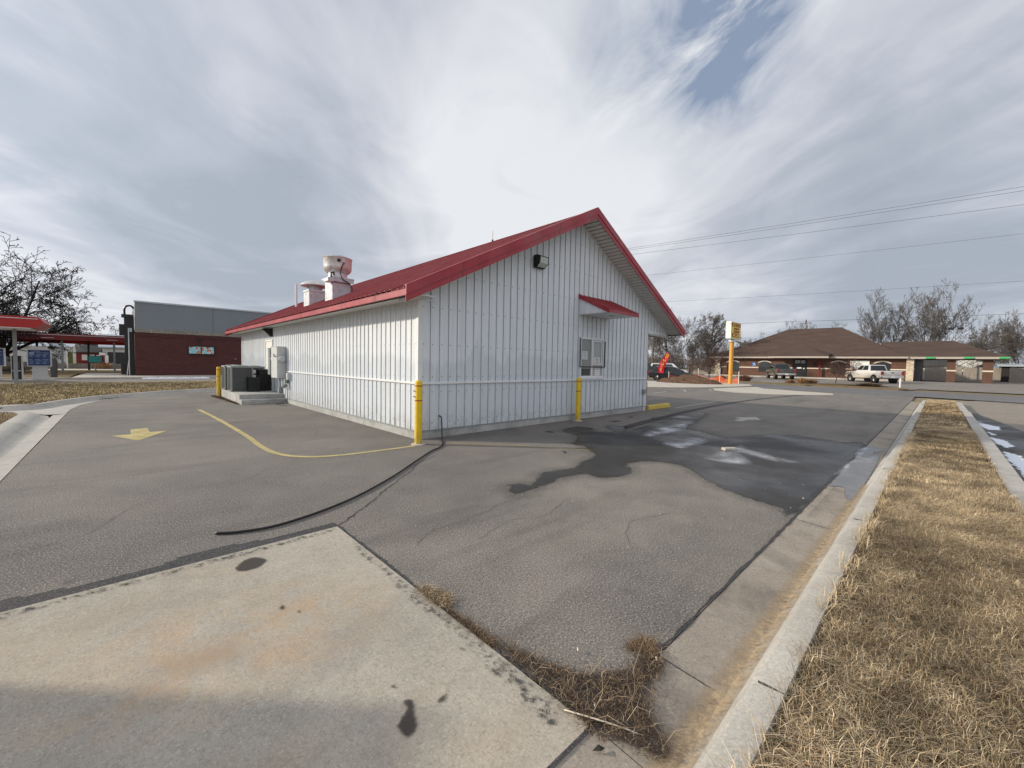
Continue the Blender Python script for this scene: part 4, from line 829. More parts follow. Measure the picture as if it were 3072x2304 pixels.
o = MB(); o.box(.90, 1.0, 6.375, 6.40, 4.85, 4.96); o.build('switch_box', 'ltgrey', ef)
o = MB(); o.tube(smoothpts([(.97, 6.37, 4.85), (.90, 6.36, 4.72), (.86, 6.42, 4.5), (.92, 6.38, 4.3), (1.1, 6.42, 4.22), (1.24, 6.44, 4.08), (1.27, 6.5, 3.9)], 5), .015, 6); o.build('cable', 'rubber', ef)
o = MB(); o.box(.42, .60, 6.30, 6.72, 4.17, 4.29); o.build('grease_box', 'galv', ef, bevel=.006)
o = MB(); o.tube([(.52, 6.33, 4.29), (.52, 6.33, 4.44), (.62, 6.36, 4.47), (.68, 6.5, 4.42)], .03, 8); o.build('drain_pipe', 'black', ef)
ef = thing('roof_vent', 'squat roof vent with a mushroom cap on a square metal box', 'roof vent', (1.08, 9.55, 3.7))
o = MB(); o.box(.76, 1.40, 9.24, 9.88, 3.5, 4.27); o.box(.74, 1.42, 9.22, 9.90, 4.22, 4.30); o.build('curb_box', 'galv', ef, bevel=.008)
o = MB(); o.lathe([(.25, 4.30), (.25, 4.54), (.1, 4.54)], (1.08, 9.56, 0), 28); o.build('neck', 'galv', ef, auto=True)
o = MB(); o.lathe([(.30, 4.47), (.50, 4.46), (.515, 4.48), (.49, 4.54), (.38, 4.61), (.22, 4.66), (.06, 4.685), (.0005, 4.69)], (1.08, 9.56, 0), 36); o.build('cap', 'alum', ef, auto=True)
for k in range(6): a = k*math.pi/3+.3; o = MB(); o.tube([(1.08+.24*math.cos(a), 9.56+.24*math.sin(a), 4.32), (1.08+.33*math.cos(a), 9.56+.33*math.sin(a), 4.48)], .012, 5); o.build('bracket', 'midgrey', ef)
o = MB(); o.tube([(1.72, 14.2, 3.9), (1.72, 14.2, 5.25)], .055, 12); tag(o.build('vent_pipe', 'white_trim', None, auto=True), 'plain white vent pipe on the roof, behind the mushroom vent', 'vent pipe')
an = thing('antenna', 'thin white rod antenna on the roof ridge', 'antenna', (5.25, 3.86, 5.95))
o = MB(); o.tube([(5.25, 3.86, 6.02), (5.25, 3.86, 6.33)], .016, 8); o.build('rod', 'white_trim', an)
o = MB(); o.tube([(5.25, 3.86, 5.9), (5.25, 3.86, 6.03)], .03, 8); o.build('mount', 'black', an)
# ------------------------------------------------------------- brick drive-in on the left
bd = thing('brick_building', 'dark red brick building with a tall grey parapet, left of the shop', 'building', (2, 37.5, 0))
o = MB(); o.box(-3.62, 16, 37.5, 50, -.1, 3.58); o.build('brick_wall', 'brickdk', bd)
o = MB()
for i in range(66):
    x = -3.60+i*.30; o.box(x, x+.285, 37.455, 37.50, 3.30, 3.56)
o.build('soldier_course', 'brickdk', bd)
o = MB()
for i in range(20): x = -3.64+i*1.0; o.box(x, x+.985, 37.42, 37.6, 3.585, 3.86)
o.build('stone_band', 'limestone', bd, bevel=.01)
o = MB(); o.box(-3.60, 1.49, 37.44, 37.7, 3.865, 6.0); o.box(1.51, 16, 37.44, 37.7, 3.865, 6.0); o.box(-3.6, -3.4, 37.7, 50, 3.865, 6.0); o.build('parapet', 'stucco', bd)
o = MB(); o.box(-3.66, 16, 37.38, 37.75, 6.0, 6.12); o.build('coping', 'coping', bd)
mu = MB(); fr(mu, -.31, 1.61, 1.89, 2.67, .08, 37.40, 37.5); mu.box(.60, .66, 37.41, 37.5, 1.97, 2.59)
muf = mu.build('mural_frame', 'black', bd)
b = NB('painted_mural'); v = b.n('ShaderNodeTexVoronoi', i_Scale=2.6); b.l(b.co, v.inputs[0]); rr = b.n('ShaderNodeValToRGB'); rr.color_ramp.interpolation = 'CONSTANT'
b.l(v.outputs['Distance'], rr.inputs[0]); e_ = rr.color_ramp.elements; e_[0].color = (.75, .25, .03, 1); e_[0].position = 0; e_[1].position = .22; e_[1].color = (.30, .02, .02, 1)
for p_, c_ in ((.31, (.62, .10, .05, 1)), (.38, (.30, .58, .62, 1))): q_ = e_.new(p_); q_.color = c_
c_ = b.mix(b.rng(b.noise(5, 3), .56, .60), rr.outputs[0], (.60, .68, .66)); b.fin(c_, .6); M['mural'] = b.m
for a, b_ in ((-.23, .60), (.66, 1.53)): o = MB(); o.box(a, b_, 37.44, 37.46, 1.97, 2.59); o.build('mural', 'mural', muf)
o = MB(); o.box(.40, .60, 37.26, 37.46, 3.10, 3.24); o.box(.44, .56, 37.3, 37.46, 3.24, 3.34); o.build('wall_light', 'black', bd)
o = MB(); o.box(3.10, 3.2, 37.44, 37.5, 1.55, 1.60); o.build('vent_cover', 'ltgrey', bd)
# service pipes at the building's corner
pp = thing('service_pipes', 'black ducts and curved pipe climbing the left corner of the brick building', 'pipes', (-3.9, 38.2, 0))
o = MB(); o.box(-4.25, -3.66, 38.0, 38.9, .1, 4.9); o.box(-4.55, -4.2, 38.1, 38.6, 3.3, 4.2); o.box(-4.5, -4.2, 38.2, 38.7, .15, 1.1); o.box(-4.40, -3.7, 37.9, 38.5, 4.75, 5.0); o.build('duct', 'black', pp)
o = MB(); o.tube(smoothpts([(-4.2, 38.1, 4.9), (-4.2, 38.1, 5.45), (-4.05, 38.1, 5.68), (-3.8, 38.1, 5.7), (-3.66, 38.1, 5.5)], 5), .07, 8); o.build('goose_neck', 'black', pp, auto=True)
o = MB(); o.tube([(-4.0, 37.7, .12), (-4.0, 37.7, 3.9)], .035, 8); o.tube([(-4.15, 37.6, .12), (-4.02, 37.66, 1.3)], .03, 8); o.box(-3.95, -3.8, 37.75, 37.9, 3.6, 3.9); o.build('pipe', 'ltgrey', pp)
# canopies
cn = thing('canopy', 'red flat drive-in canopy with a white edge line on a grey post, far left', 'canopy', (-8.9, 27.5, 0))
o = MB(); o.prism([(-16, 26, 3.02), (-7.72, 26, 3.02), (-7.42, 26, 3.33), (-7.62, 26, 3.62), (-16, 26, 3.58)], (0, 3.4, 0)); o.build('roof', 'canopyred', cn)
o = MB(); o.box(-16, -7.62, 25.97, 25.995, 3.49, 3.52); o.box(-16, -7.9, 25.985, 29.3, 2.985, 3.015)
o.build('edge_strip', 'white_trim', cn)
o = MB(); o.box(-8.72, -8.58, 27.5, 27.66, 0, 3.0); o.build('post', 'midgrey', cn)
cn = thing('canopy', 'long dark red parking canopy on thin posts, running to the brick building', 'canopy', (-8, 50, 0))
o = MB(); o.box(-11.4, -3.3, 50, 50.3, 3.05, 3.66); o.box(-11.4, -3.3, 50.3, 55.8, 3.4, 3.55); o.build('front_fascia', 'canopydk', cn)
o = MB(); o.box(-12.2, -3.0, 56, 56.3, 2.85, 3.35); o.build('rear_fascia', 'canopyred', cn)
o = MB(); o.box(-11.4, -3.3, 49.97, 50.0, 3.50, 3.54); o.box(-5.5, -4.7, 49.98, 50.0, 3.2, 3.23); o.box(-9.8, -9.0, 49.98, 50.0, 3.2, 3.23); o.build('edge_strip', 'white_trim', cn)
for x, y in ((-8.55, 50.6), (-4.98, 50.6), (-10.5, 54.5), (-4.1, 55.5), (-7.0, 55.8)):
    o = MB(); o.box(x-.08, x+.08, y-.08, y+.08, 0, 3.4); o.build('post', 'midgrey' if y < 51 else 'dkgrey', cn)
# ordering boards
def menu_board(x0, x1, y, z0, z1, label, base, top=None):
    t = thing('menu_board', label, 'menu board', ((x0+x1)/2, y, .1), group='drive-in ordering boards'); 
    o = MB(); o.box(base[0], base[1], y-.02, y+.35, .10, z0); o.build('pedestal', 'ltgrey', t, bevel=.01)
    o = MB(); fr(o, x0, x1, z0, z1, .045, y-.10, y+.2); o.box(x0+.04, x1-.04, y-.04, y+.2, z0+.04, z1-.04); o.build('frame', 'ltgrey', t)
    o = MB(); o.box(x0+.045, x1-.045, y-.052, y-.042, z0+.045, z1-.045)
    o.build('panel', 'navy', t)
    o = MB(); W = x1-x0-.14; Hh = z1-z0-.16
    put_text(o, 'COMBOS', .085, basis((x0+.07+W*.33, y-.056, z1-.12), (1, 0, 0), (0, 0, 1), (0, -1, 0)))
    for cx_ in range(3):
        a = x0+.08+W*cx_/3
        for i in range(9):
            if i == 4: continue
            zz_ = z1-.21-i*(Hh-.14)/9; 
            if cx_ == 0 and i < 2: o.box(a, a+W*.26, y-.056, y-.052, zz_-.03, zz_+.02); continue
            l = W/3*random.uniform(.45, .8); o.box(a, a+l, y-.056, y-.052, zz_-.008, zz_+.010)
            o.box(a+W*.27, a+W*.30, y-.056, y-.052, zz_-.008, zz_+.010)
    o.build('lettering', 'sky_ink', t)
    if top: o = MB(); o.box(top[0], top[1], y-.05, y+.1, z1, z1+.17); o.build('header', 'ltgrey', t)
    return t
menu_board(-8.56, -7.58, 30.6, .90, 1.94, 'blue menu board with a small header, right of the black kiosk', (-8.38, -7.76), (-8.42, -7.74))
menu_board(-10.42, -9.40, 30.6, .90, 1.96, 'blue menu board cut by the left edge of the photo', (-10.2, -9.58))
ik = sheet('menu_island', [(-14, 30.2), (-7.75, 30.2), (-7.5, 30.35), (-7.5, 31.2), (-14, 31.2)], .10, 'apron', edge=.12)
ks = thing('order_kiosk', 'black ordering kiosk between the two blue menu boards', 'kiosk', (-8.98, 30.7, .1))
o = MB(); o.box(-9.17, -8.79, 30.62, 30.95, .12, 1.52); o.build('body', 'black', ks, bevel=.01)
o = MB(); o.box(-9.20, -9.165, 30.60, 30.97, .10, 1.5); o.box(-8.795, -8.76, 30.60, 30.97, .10, 1.5); o.box(-9.14, -8.82, 30.605, 30.62, .60, .66); o.build('trim', 'ltgrey', ks)
o = MB(); o.box(-9.10, -8.86, 30.605, 30.62, .75, 1.2); o.build('speaker', 'dkgrey', ks)
# things seen under the canopy
t = thing('info_sign', 'small teal advertising panel on a thin post under the canopy', 'sign', (-6.2, 45, .05))
o = MB(); o.tube([(-6.15, 45, .05), (-6.15, 45, 1.0)], .05, 8); o.build('post', 'midgrey', t)
o = MB(); o.box(-6.62, -5.7, 44.94, 45.04, .98, 1.62); o.build('frame', 'black', t)
o = MB(); o.box(-6.57, -5.75, 44.925, 44.938, 1.03, 1.57); o.build('panel', 'teal', t)
bn = MB(); bn.lathe([(.17, .0), (.19, 1.1), (.14, 1.35), (.03, 1.4)], (-7.75, 33.6, .05), 16); tag(bn.build('waste_bin', 'dkgrey', None, auto=True), 'dark tapered waste bin behind the right menu board', 'bin')
def house(name, label, x0, x1, y0, y1, z0, hw, hr, wall, roof, axis='x', extra=None):
    t = thing(name, label, 'building' if name != 'shed' else 'shed', ((x0+x1)/2, y0, z0))
    o = MB(); o.box(x0, x1, y0, y1, z0-.5, z0+hw)
    if axis == 'x': ym = (y0+y1)/2; o.prism([(x0, y0, z0+hw), (x0, y1, z0+hw), (x0, ym, z0+hw+hr)], (x1-x0, 0, 0))
    else: xm = (x0+x1)/2; o.prism([(x0, y0, z0+hw), (x1, y0, z0+hw), (xm, y0, z0+hw+hr)], (0, y1-y0, 0))
    o.build('wall', wall, t)
    o = MB(); e_ = .4
    if axis == 'x':
        for a, b_ in ((y0-e_, ym), (y1+e_, ym)): k_ = hr/(ym-y0); za_ = z0+hw-e_*k_; o.prism([(x0-e_, a, za_), (x0-e_, b_, z0+hw+hr), (x0-e_, b_, z0+hw+hr+.15), (x0-e_, a, za_+.15)], (x1-x0+2*e_, 0, 0))
    else:
        for a, b_ in ((x0-e_, xm), (x1+e_, xm)): k_ = hr/(xm-x0); za_ = z0+hw-e_*k_; o.prism([(a, y0-e_, za_), (b_, y0-e_, z0+hw+hr), (b_, y0-e_, z0+hw+hr+.15), (a, y0-e_, za_+.15)], (0, y1-y0+2*e_, 0))
    o.build('roof', roof, t)
    for (nm, a, b_, c_, d_, mt) in (extra or []):
        o = MB(); o.box(a, b_, y0-.06, y0-.01, z0+c_, z0+d_); o.build(nm, mt, t)
    return t
house('storage_building', 'white storage building with a lean roof and an olive pillar, left background', -15.5, -9.5, 74, 84, 0, 2.7, .9, 'whitewall', 'coping', 'x', [('pillar', -9.7, -9.25, 0, 2.7, 'olive'), ('door', -12, -10.5, 0, 2.2, 'ltgrey')])
house('storage_building', 'white building with a pale metal roof and dark opening by the brick corner', -6.4, .5, 74, 86, 0, 2.9, 1.9, 'whitewall', 'coping', 'x', [('opening', -5.9, -3.6, 0, 2.2, 'dkroof'), ('pillar', -6.5, -6.1, 0, 2.2, 'olive'), ('window', -3.3, -2.8, 1, 1.8, 'glass')])
house('storage_building', 'low dark red building far behind the canopy posts', -10.6, -7.2, 86, 92, 0, 2.2, 1.0, 'canopydk', 'dkroof', 'x', [('window', -9.0, -8.4, .9, 1.8, 'whitewall'), ('window', -8.1, -7.6, .9, 1.8, 'whitewall')])
lw = MB(); lw.box(-40, 8, 67.2, 67.5, -.05, .62); tag(lw.build('low_wall', 'limestone', None), 'low pale retaining wall beyond the road behind the canopy', 'wall')
t = thing('road_sign', 'white rectangular sign on a white post, seen under the canopy', 'sign', (-9.6, 68, 0))
o = MB(); o.tube([(-9.3, 66.8, 0), (-9.3, 66.8, 2.0)], .06, 8); o.build('post', 'white_trim', t)
o = MB(); o.box(-9.75, -8.85, 66.7, 66.8, 2.0, 2.5); o.build('panel', 'signw', t)
o = MB(); put_text(o, 'OPEN', .25, basis((-9.3, 66.69, 2.25), (1, 0, 0), (0, 0, 1), (0, -1, 0))); o.build('lettering', 'ink', t)
t = thing('price_board', 'cream double menu stand seen under the canopy, between two posts', 'menu stand', (-6.2, 66, 0))
o = MB(); 
for x in (-6.75, -6.0): o.box(x, x+.33, 66, 66.1, .75, 1.7)
o.box(-6.42, -6.0, 66.02, 66.12, .75, 1.75); o.box(-6.5, -5.95, 66, 66.1, 1.75, 2.05); o.build('panel', 'signw', t)
o = MB(); o.box(-6.42, -6.0, 65.98, 66.01, .8, 1.7); o.box(-6.5, -5.9, 65.9, 66.1, 0, .75); o.build('base', 'canopydk', t)

# ------------------------------------------------------------- brown office building on the right
ZB = .45; OX = 66.
of = thing('office_building', 'long brown brick office with a wide brown hipped roof, across the street', 'building', (OX, 3, ZB))
wl_ = MB(); wl_.box(OX, OX+14, -4.5, 18.0, ZB-.2, ZB+2.95); wl_.build('wall', 'brickbr', of)
o = MB(); segs = [(18.05, 16.30), (14.50, 11.78), (10.15, 7.40), (5.66, 2.95), (1.35, -1.52), (-3.05, -4.5)]
for a, b_ in segs: o.box(OX-.06, OX-.001, b_, a, 1.74, 1.90)
o.build('cream_band', 'bandw', of)
def arched(y0, y1, z0, z1, label=None, panes='glass', nm='window'):
    w_ = y1-y0; ar = MB(); ar.box(OX-.05, OX+.0, y0, y1, z0, z1-.25); n = 8
    pts = [(OX-.05, y0+w_*i/n, z1-.25+.25*math.sin(math.pi*i/n)) for i in range(n+1)]
    ar.prism(pts, (.05, 0, 0)); f_ = ar.build(nm, panes, of)
    o = MB()
    for i in range(n):
        a = y0-.08+(w_+.16)*i/n; b_ = y0-.08+(w_+.16)*(i+1)/n; za_ = z1-.25+.27*math.sin(math.pi*i/n); zb_ = z1-.25+.27*math.sin(math.pi*(i+1)/n)
        o.add([(OX-.10, a, za_), (OX-.10, b_, zb_), (OX-.10, b_, zb_+.15), (OX-.10, a, za_+.15), (OX, a, za_), (OX, b_, zb_), (OX, b_, zb_+.15), (OX, a, za_+.15)], [(0, 1, 2, 3), (3, 2, 6, 7), (0, 4, 5, 1), (0, 3, 7, 4), (1, 5, 6, 2)])
    o.build('arch', 'arch', f_)
    if label: f_['label'] = label
arched(14.54, 16.27, 1.14, 2.75); arched(10.18, 11.75, 1.18, 2.72); arched(1.37, 2.91, 1.15, 2.78, 'boarded brown window', 'barkdk'); arched(-3.05, -1.55, 1.15, 2.78)
o = MB(); o.box(OX-.06, OX+.01, 5.69, 7.36, ZB, 3.15); dd = o.build('entrance', 'black', of)
for a, b_ in ((6.5, 7.1), (5.9, 6.4)): o = MB(); o.box(OX-.09, OX-.062, a, b_, 2.5, 2.95); o.build('transom', 'glassl', dd)
o = MB(); o.box(OX-.09, OX-.065, 6.3, 6.85, 1.75, 1.95); o.box(OX-.09, OX-.065, 5.95, 6.1, 1.7, 1.85); o.build('door_notice', 'paper', dd)
o = MB(); o.box(OX-.5, OX-.3, 4.05, 4.25, ZB, 3.3); o.build('porch_post', 'canopydk', of)
for a in (8.05, 4.75): o = MB(); o.box(OX-.12, OX-.0, a, a+.25, 2.2, 2.55); o.build('wall_lantern', 'black', of)
o = MB(); o.box(OX-.08, OX-.061, 12.14, 12.66, 2.05, 2.55); hs = o.build('parking_sign', 'blue', of)
o = MB(); o.lathe([(.05, 0), (.05, .004)], k=10, m=basis((OX-.084, 12.42, 2.46), (0, -1, 0), (0, 0, 1), (-1, 0, 0)))
o.box(OX-.088, OX-.081, 12.36, 12.42, 2.24, 2.42); o.box(OX-.088, OX-.081, 12.24, 12.42, 2.24, 2.28); o.box(OX-.088, OX-.081, 12.22, 12.27, 2.12, 2.26); o.box(OX-.088, OX-.081, 12.42, 12.50, 2.12, 2.16); o.build('wheelchair_symbol', 'paper', hs)
o = MB(); o.box(OX-.14, OX-.061, -1.03, .90, 1.99, 2.93); sg_ = o.build('wall_sign', 'signw', of)
o = MB(); B_ = lambda y, z: basis((OX-.146, y, z), (0, -1, 0), (0, 0, 1), (-1, 0, 0)); put_text(o, 'New', .42, B_(.25, 2.60)); put_text(o, 'Ca', .40, B_(.2, 2.25)); o.tube([(OX-.146, -.1, 2.28), (OX-.146, -.3, 2.38), (OX-.146, -.5, 2.24), (OX-.146, -.7, 2.36), (OX-.146, -.9, 2.22)], .012, 5); o.build('lettering', 'midgrey', sg_)
# hipped roofs
def hip(name, x0, x1, ya, yb, z0, zr, ra, rb, xr=None, t=.12):
    """eave rectangle and ridge from ra to rb (along Y)"""
    xr = xr or (x0+x1)/2; mb = MB()
    v = [(x0, ya, z0), (x1, ya, z0), (x1, yb, z0), (x0, yb, z0), (xr, ra, zr), (xr, rb, zr)]
    mb.add(v, [(0, 3, 5, 4), (1, 4, 5, 2), (0, 4, 1), (3, 2, 5), (0, 1, 2, 3)]); return mb.build(name, 'shingle', of)
hip('main_roof', OX-.8, OX+15, -4.6, 18.7, 3.42, 8.0, 3.0, 9.7, OX+7)
hip('wing_roof', OX-.6, OX+12, -12.6, -1.6, 3.40, 5.65, -8.4, -1.62, OX+6.2)
o = MB(); o.add([(OX-2.4, 9.82, 3.43), (OX-2.4, 2.97, 3.43), (OX+1.6, 6.3, 5.15), (OX-.2, 9.82, 3.9), (OX-.2, 2.97, 3.9)], [(0, 1, 2), (0, 2, 3), (1, 4, 2)]); o.build('entrance_roof', 'shingle', of)
o = MB(); o.box(OX-.86, OX-.7, -4.65, 18.75, 3.22, 3.44); o.box(OX-2.48, OX-2.3, 2.9, 9.9, 3.22, 3.44); o.box(OX-.66, OX-.5, -12.65, -4.65, 3.18, 3.42); o.build('gutter_board', 'beigetrim', of)
o = MB(); o.box(OX-.7, OX, -4.6, 18.6, 3.36, 3.40); o.box(OX-2.3, OX, 3, 9.8, 3.36, 3.40); o.box(OX-.5, OX+12, -12.5, -4.6, 3.3, 3.38); o.build('soffit', 'barkdk', of)
for a, b_ in ((-5.16, -4.50), (17.3, 18.05)): o = MB(); o.box(OX-.35, OX+.1, a, b_, ZB, 3.25); o.build('stone_pier', 'tanstone', of)
o = MB(); o.box(OX+.3, OX+11, -5.75, -5.2, ZB, 3.3); o.build('grey_panel_wall', 'dkgrey', of)
for a, b_ in ((-8.65, -7.95), (-11.5, -10.75)):
    o = MB(); o.box(OX, OX+.7, a, b_, ZB, 3.3); pr_ = o.build('canopy_pillar', 'brickbr', of)
    o = MB(); o.box(OX-.05, OX+.75, a-.03, b_+.03, 1.74, 1.90); o.build('pillar_band', 'bandw', pr_)
for y in (-6.5, -9.6, -12.2):
    o = MB(); o.box(OX-.78, OX-.66, y-.38, y+.38, 3.24, 3.40); o.build('lane_light', 'green', of)
o = MB(); o.box(OX-4.5, OX-.1, -4.4, 18, ZB-.3, ZB+.13); tag(o.build('office_pavement', 'apron', None), kind='structure')
# board fences
def board_fence(x, y0, y1, z0, h, label, gap=.012):
    t = thing('board_fence', label, 'fence', (x, (y0+y1)/2, z0), group='weathered board fences')
    o = MB(); y = y0
    while y < y1-.05: w_ = .14; hh = h+random.uniform(-.04, .03); o.box(x, x+.02, y, y+w_-gap, z0-.1, z0+hh); y += w_
    o.build('boards', 'wood', t)
    o = MB(); o.box(x+.02, x+.06, y0, y1, z0+.3, z0+.4); o.box(x+.02, x+.06, y0, y1, z0+h-.4, z0+h-.3); o.build('rail', 'wood', t)
board_fence(OX+17, -9.6, -5.9, .45, 1.95, 'board fence seen through the left opening of the covered lane')
board_fence(OX+17.01, -13.2, -9.75, .45, 1.95, 'board fence seen through the right opening of the covered lane')
board_fence(OX+13, -24, -13.6, .45, 1.95, 'board fence right of the office, at the photo edge')
board_fence(74, 19.5, 25, .35, 1.8, 'board fence left of the office, behind the red-twigged tree')
house('house', 'white building behind the board fences, seen through the covered lane', 92, 99, -14.5, -8.6, .4, 3.6, .2, 'whitewall', 'whitewall', 'x')
house('house', 'dark-roofed white house seen through the left lane opening', 84, 90, -8.4, -4.5, .4, 2.2, 1.4, 'whitewall', 'dkroof', 'y')
ht = thing('shed', 'pale blue gable-ended shed behind the right lane opening', 'shed', (86, -12, .4))
o = MB(); o.box(86, 90, -14.0, -10.6, .2, 2.1); o.prism([(86, -14.0, 2.1), (86, -10.6, 2.1), (86, -12.3, 3.1)], (4, 0, 0)); o.build('wall', 'bluewall', ht)
o = MB()
for a, b_ in ((-14.3, -12.3), (-10.3, -12.3)): o.prism([(85.7, a, 1.95), (85.7, b_, 3.1), (85.7, b_, 3.28), (85.7, a, 2.13)], (4.5, 0, 0))
o.build('roof', 'dkroof', ht)
house('shed', 'low shed with a flat pale roof edge behind the right-hand fence', 82, 88, -19, -13.2, .4, 2.2, .25, 'barkdk', 'coping', 'y')

# ------------------------------------------------------------- vehicles
def wheel(t, x, y, r, w_, side):
    m_ = Matrix.Translation((x, y, r)) @ Matrix.Rotation(math.pi/2, 4, 'X')
    o = MB(); o.lathe([(r*.62, -w_/2), (r*.93, -w_/2), (r, -w_/2+.03), (r, w_/2-.03), (r*.93, w_/2), (r*.62, w_/2)], k=20, m=m_); wh = o.build('wheel', 'tyre', t, auto=True)
    o = MB(); s_ = -side; o.lathe([(r*.62, s_*(w_/2-.03)), (r*.56, s_*(w_/2-.015)), (r*.5, s_*(w_/2-.06)), (.04, s_*(w_/2-.04))], k=20, m=m_)
    for k in range(6): a = k*math.pi/3; o.tube([(x+.05*math.cos(a), y+side*(w_/2-.01), r+.05*math.sin(a)), (x+r*.56*math.cos(a), y+side*(w_/2-.01), r+r*.56*math.sin(a))], .03, 5)
    o.build('rim', 'alloy', wh, auto=True)
def frustum(mb, x0, x1, w0, z0, x2, x3, w1, z1, mi=0):
    """x0..x1 bottom, x2..x3 top"""
    v = [(x0, -w0, z0), (x1, -w0, z0), (x1, w0, z0), (x0, w0, z0), (x2, -w1, z1), (x3, -w1, z1), (x3, w1, z1), (x2, w1, z1)]
    mb.add(v, [(0, 1, 2, 3), (4, 5, 6, 7), (0, 1, 5, 4), (1, 2, 6, 5), (2, 3, 7, 6), (3, 0, 4, 7)], mi)
def lerp_face(v, u0, u1, t0, t1, off):
    """panel on quad v (bl, br, tr, tl) pushed outwards"""
    bl, br, tr, tl = [Vector(q) for q in v]; P_ = lambda u, t: (bl.lerp(br, u)).lerp(tl.lerp(tr, u), t)
    q = [P_(u0, t0), P_(u1, t0), P_(u1, t1), P_(u0, t1)]; n = (q[1]-q[0]).cross(q[3]-q[0]).normalized()*off
    return [p+n for p in q]
def vehicle(name, label, cat, kind, paint, loc, az_deg, group=None):
    t = thing(name, label, cat, (0, 0, 0), group)
    if kind == 'pickup': L, W, hz_, zr = 5.75, .98, 1.22, 1.88; prof = [(-2.87, .62), (-2.87, 1.26), (-.95, 1.26), (-.9, 1.22), (1.35, 1.22), (2.55, 1.12), (2.83, .95), (2.86, .52), (2.5, .42), (-2.6, .50)]; cab = (-.95, 1.45, .90, 1.22, -.72, .62, .74, 1.88); wx = (1.90, -1.75); r = .41
    elif kind == 'suv': L, W, hz_, zr = 4.8, .95, 1.05, 1.78; prof = [(-2.35, .55), (-2.38, 1.05), (1.0, 1.08), (2.1, 1.0), (2.36, .8), (2.38, .4), (2.1, .3), (-2.2, .35)]; cab = (-2.34, 1.35, .88, 1.05, -2.05, .62, .70, 1.76); wx = (1.45, -1.4); r = .37
    else: L, W, hz_, zr = 4.6, .91, .92, 1.47; prof = [(-2.2, .45), (-2.28, .95), (1.05, .98), (2.05, .84), (2.28, .66), (2.3, .32), (2.0, .24), (-2.05, .28)]; cab = (-2.05, 1.45, .82, .94, -1.55, .38, .64, 1.46); wx = (1.38, -1.32); r = .33
    o = MB(); o.prism([(x, -W, z) for x, z in prof], (0, 2*W, 0)); body = o.build('body', paint, t, bevel=.07, seg=3); smooth_all(body.data)
    if kind == 'pickup':
        o = MB(); o.box(-2.78, -1.0, -.80, .80, .80, 1.30); o.build('bed_liner', 'black', t)
    o = MB(); frustum(o, *cab[:4], *cab[4:]); c_ = o.build('cab', paint, t, bevel=.05, seg=3); smooth_all(c_.data)
    x0, x1, w0, z0, x2, x3, w1, z1 = cab
    for sd_ in (-1, 1):
        q = [(x0, sd_*w0, z0), (x1, sd_*w0, z0), (x3, sd_*w1, z1), (x2, sd_*w1, z1)]; q = q if sd_ < 0 else [q[1], q[0], q[3], q[2]]
        for u0, u1 in ((.07, .46), (.50, .88)):
            if sd_ > 0: u0, u1 = 1-u1, 1-u0
            o = MB(); o.add(lerp_face(q, u0, u1, .14, .88, .012), [(0, 1, 2, 3)]); o.build('side_window', 'carglass', t)
    q = [(x0, w0, z0), (x0, -w0, z0), (x2, -w1, z1), (x2, w1, z1)]; o = MB(); o.add(lerp_face(q, .08, .92, .12, .88, .012), [(0, 1, 2, 3)]); o.build('rear_window', 'carglass', t)
    q = [(x1, -w0, z0), (x1, w0, z0), (x3, w1, z1), (x3, -w1, z1)]; o = MB(); o.add(lerp_face(q, .06, .94, .08, .92, .012), [(0, 1, 2, 3)]); o.build('windscreen', 'carglass', t)
    for x in wx:
        for sd_ in (-1, 1):
            o = MB(); m_ = Matrix.Translation((x, sd_*(W-.13), r)) @ Matrix.Rotation(math.pi/2, 4, 'X'); o.lathe([(r*1.18, -.135), (r*1.18, .135)], k=24, m=m_); o.build('wheel_arch', 'black', t)
            wheel(t, x, sd_*(W-.10), r, .24, sd_)
    xe = prof[0][0]
    for sd_ in (-1, 1):
        z_ = (.86, 1.20) if kind == 'pickup' else (.70, .92)
        o = MB(); o.box(xe-.035, xe+.10, min(sd_*(W-.17), sd_*(W+.01)), max(sd_*(W-.17), sd_*(W+.01)), *z_); o.build('tail_light', 'taillight', t, bevel=.02)
        xf = prof[-3][0]; zf_ = prof[-4][1]; o = MB(); o.box(xf-.15, xf-.0, min(sd_*(W-.35), sd_*(W-.03)), max(sd_*(W-.35), sd_*(W-.03)), zf_-.16, zf_-.02); o.build('headlight', 'lens', t, bevel=.03)
        o = MB(); o.box(x1-.35, x1-.2, min(sd_*(W-.02), sd_*(W+.17)), max(sd_*(W-.02), sd_*(W+.17)), z0+.02, z0+.2); o.build('mirror', 'black', t, bevel=.03)
    o = MB(); o.box(xe-.12, xe+.05, -W+.02, W-.02, .52, .72); o.build('rear_bumper', 'chrome' if kind == 'pickup' else paint, t, bevel=.03)
    o = MB(); o.box(xe-.135, xe-.12, -.16, .16, .55, .69); o.build('licence_plate', 'paper', t)
    if kind != 'pickup':
        o = MB()
        for sd_ in (-1, 1): o.tube([(x2+.15, sd_*(w1-.03), z1), (x2+.2, sd_*(w1-.03), z1+.06), (x3-.2, sd_*(w1-.03), z1+.06), (x3-.1, sd_*(w1-.03), z1)], .018, 5)
        o.build('roof_rail', 'chrome', t)
    else:
        o = MB(); o.box(-2.90, -2.875, -.12, .12, 1.05, 1.12); o.build('tailgate_handle', 'black', t)
    t.location = loc; t.rotation_euler[2] = R(az_deg); return t
vehicle('pickup_truck', 'white crew-cab pickup with muddy doors parked in front of the office', 'pickup truck', 'pickup', 'carwhite', (54.2, -2.35, tz(54.2)), 4.7+33)
vehicle('pickup_truck', 'dark green pickup parked near the office entrance', 'pickup truck', 'pickup', 'cargreen', (55.5, 6.5, tz(55.5)), 12.4+14)
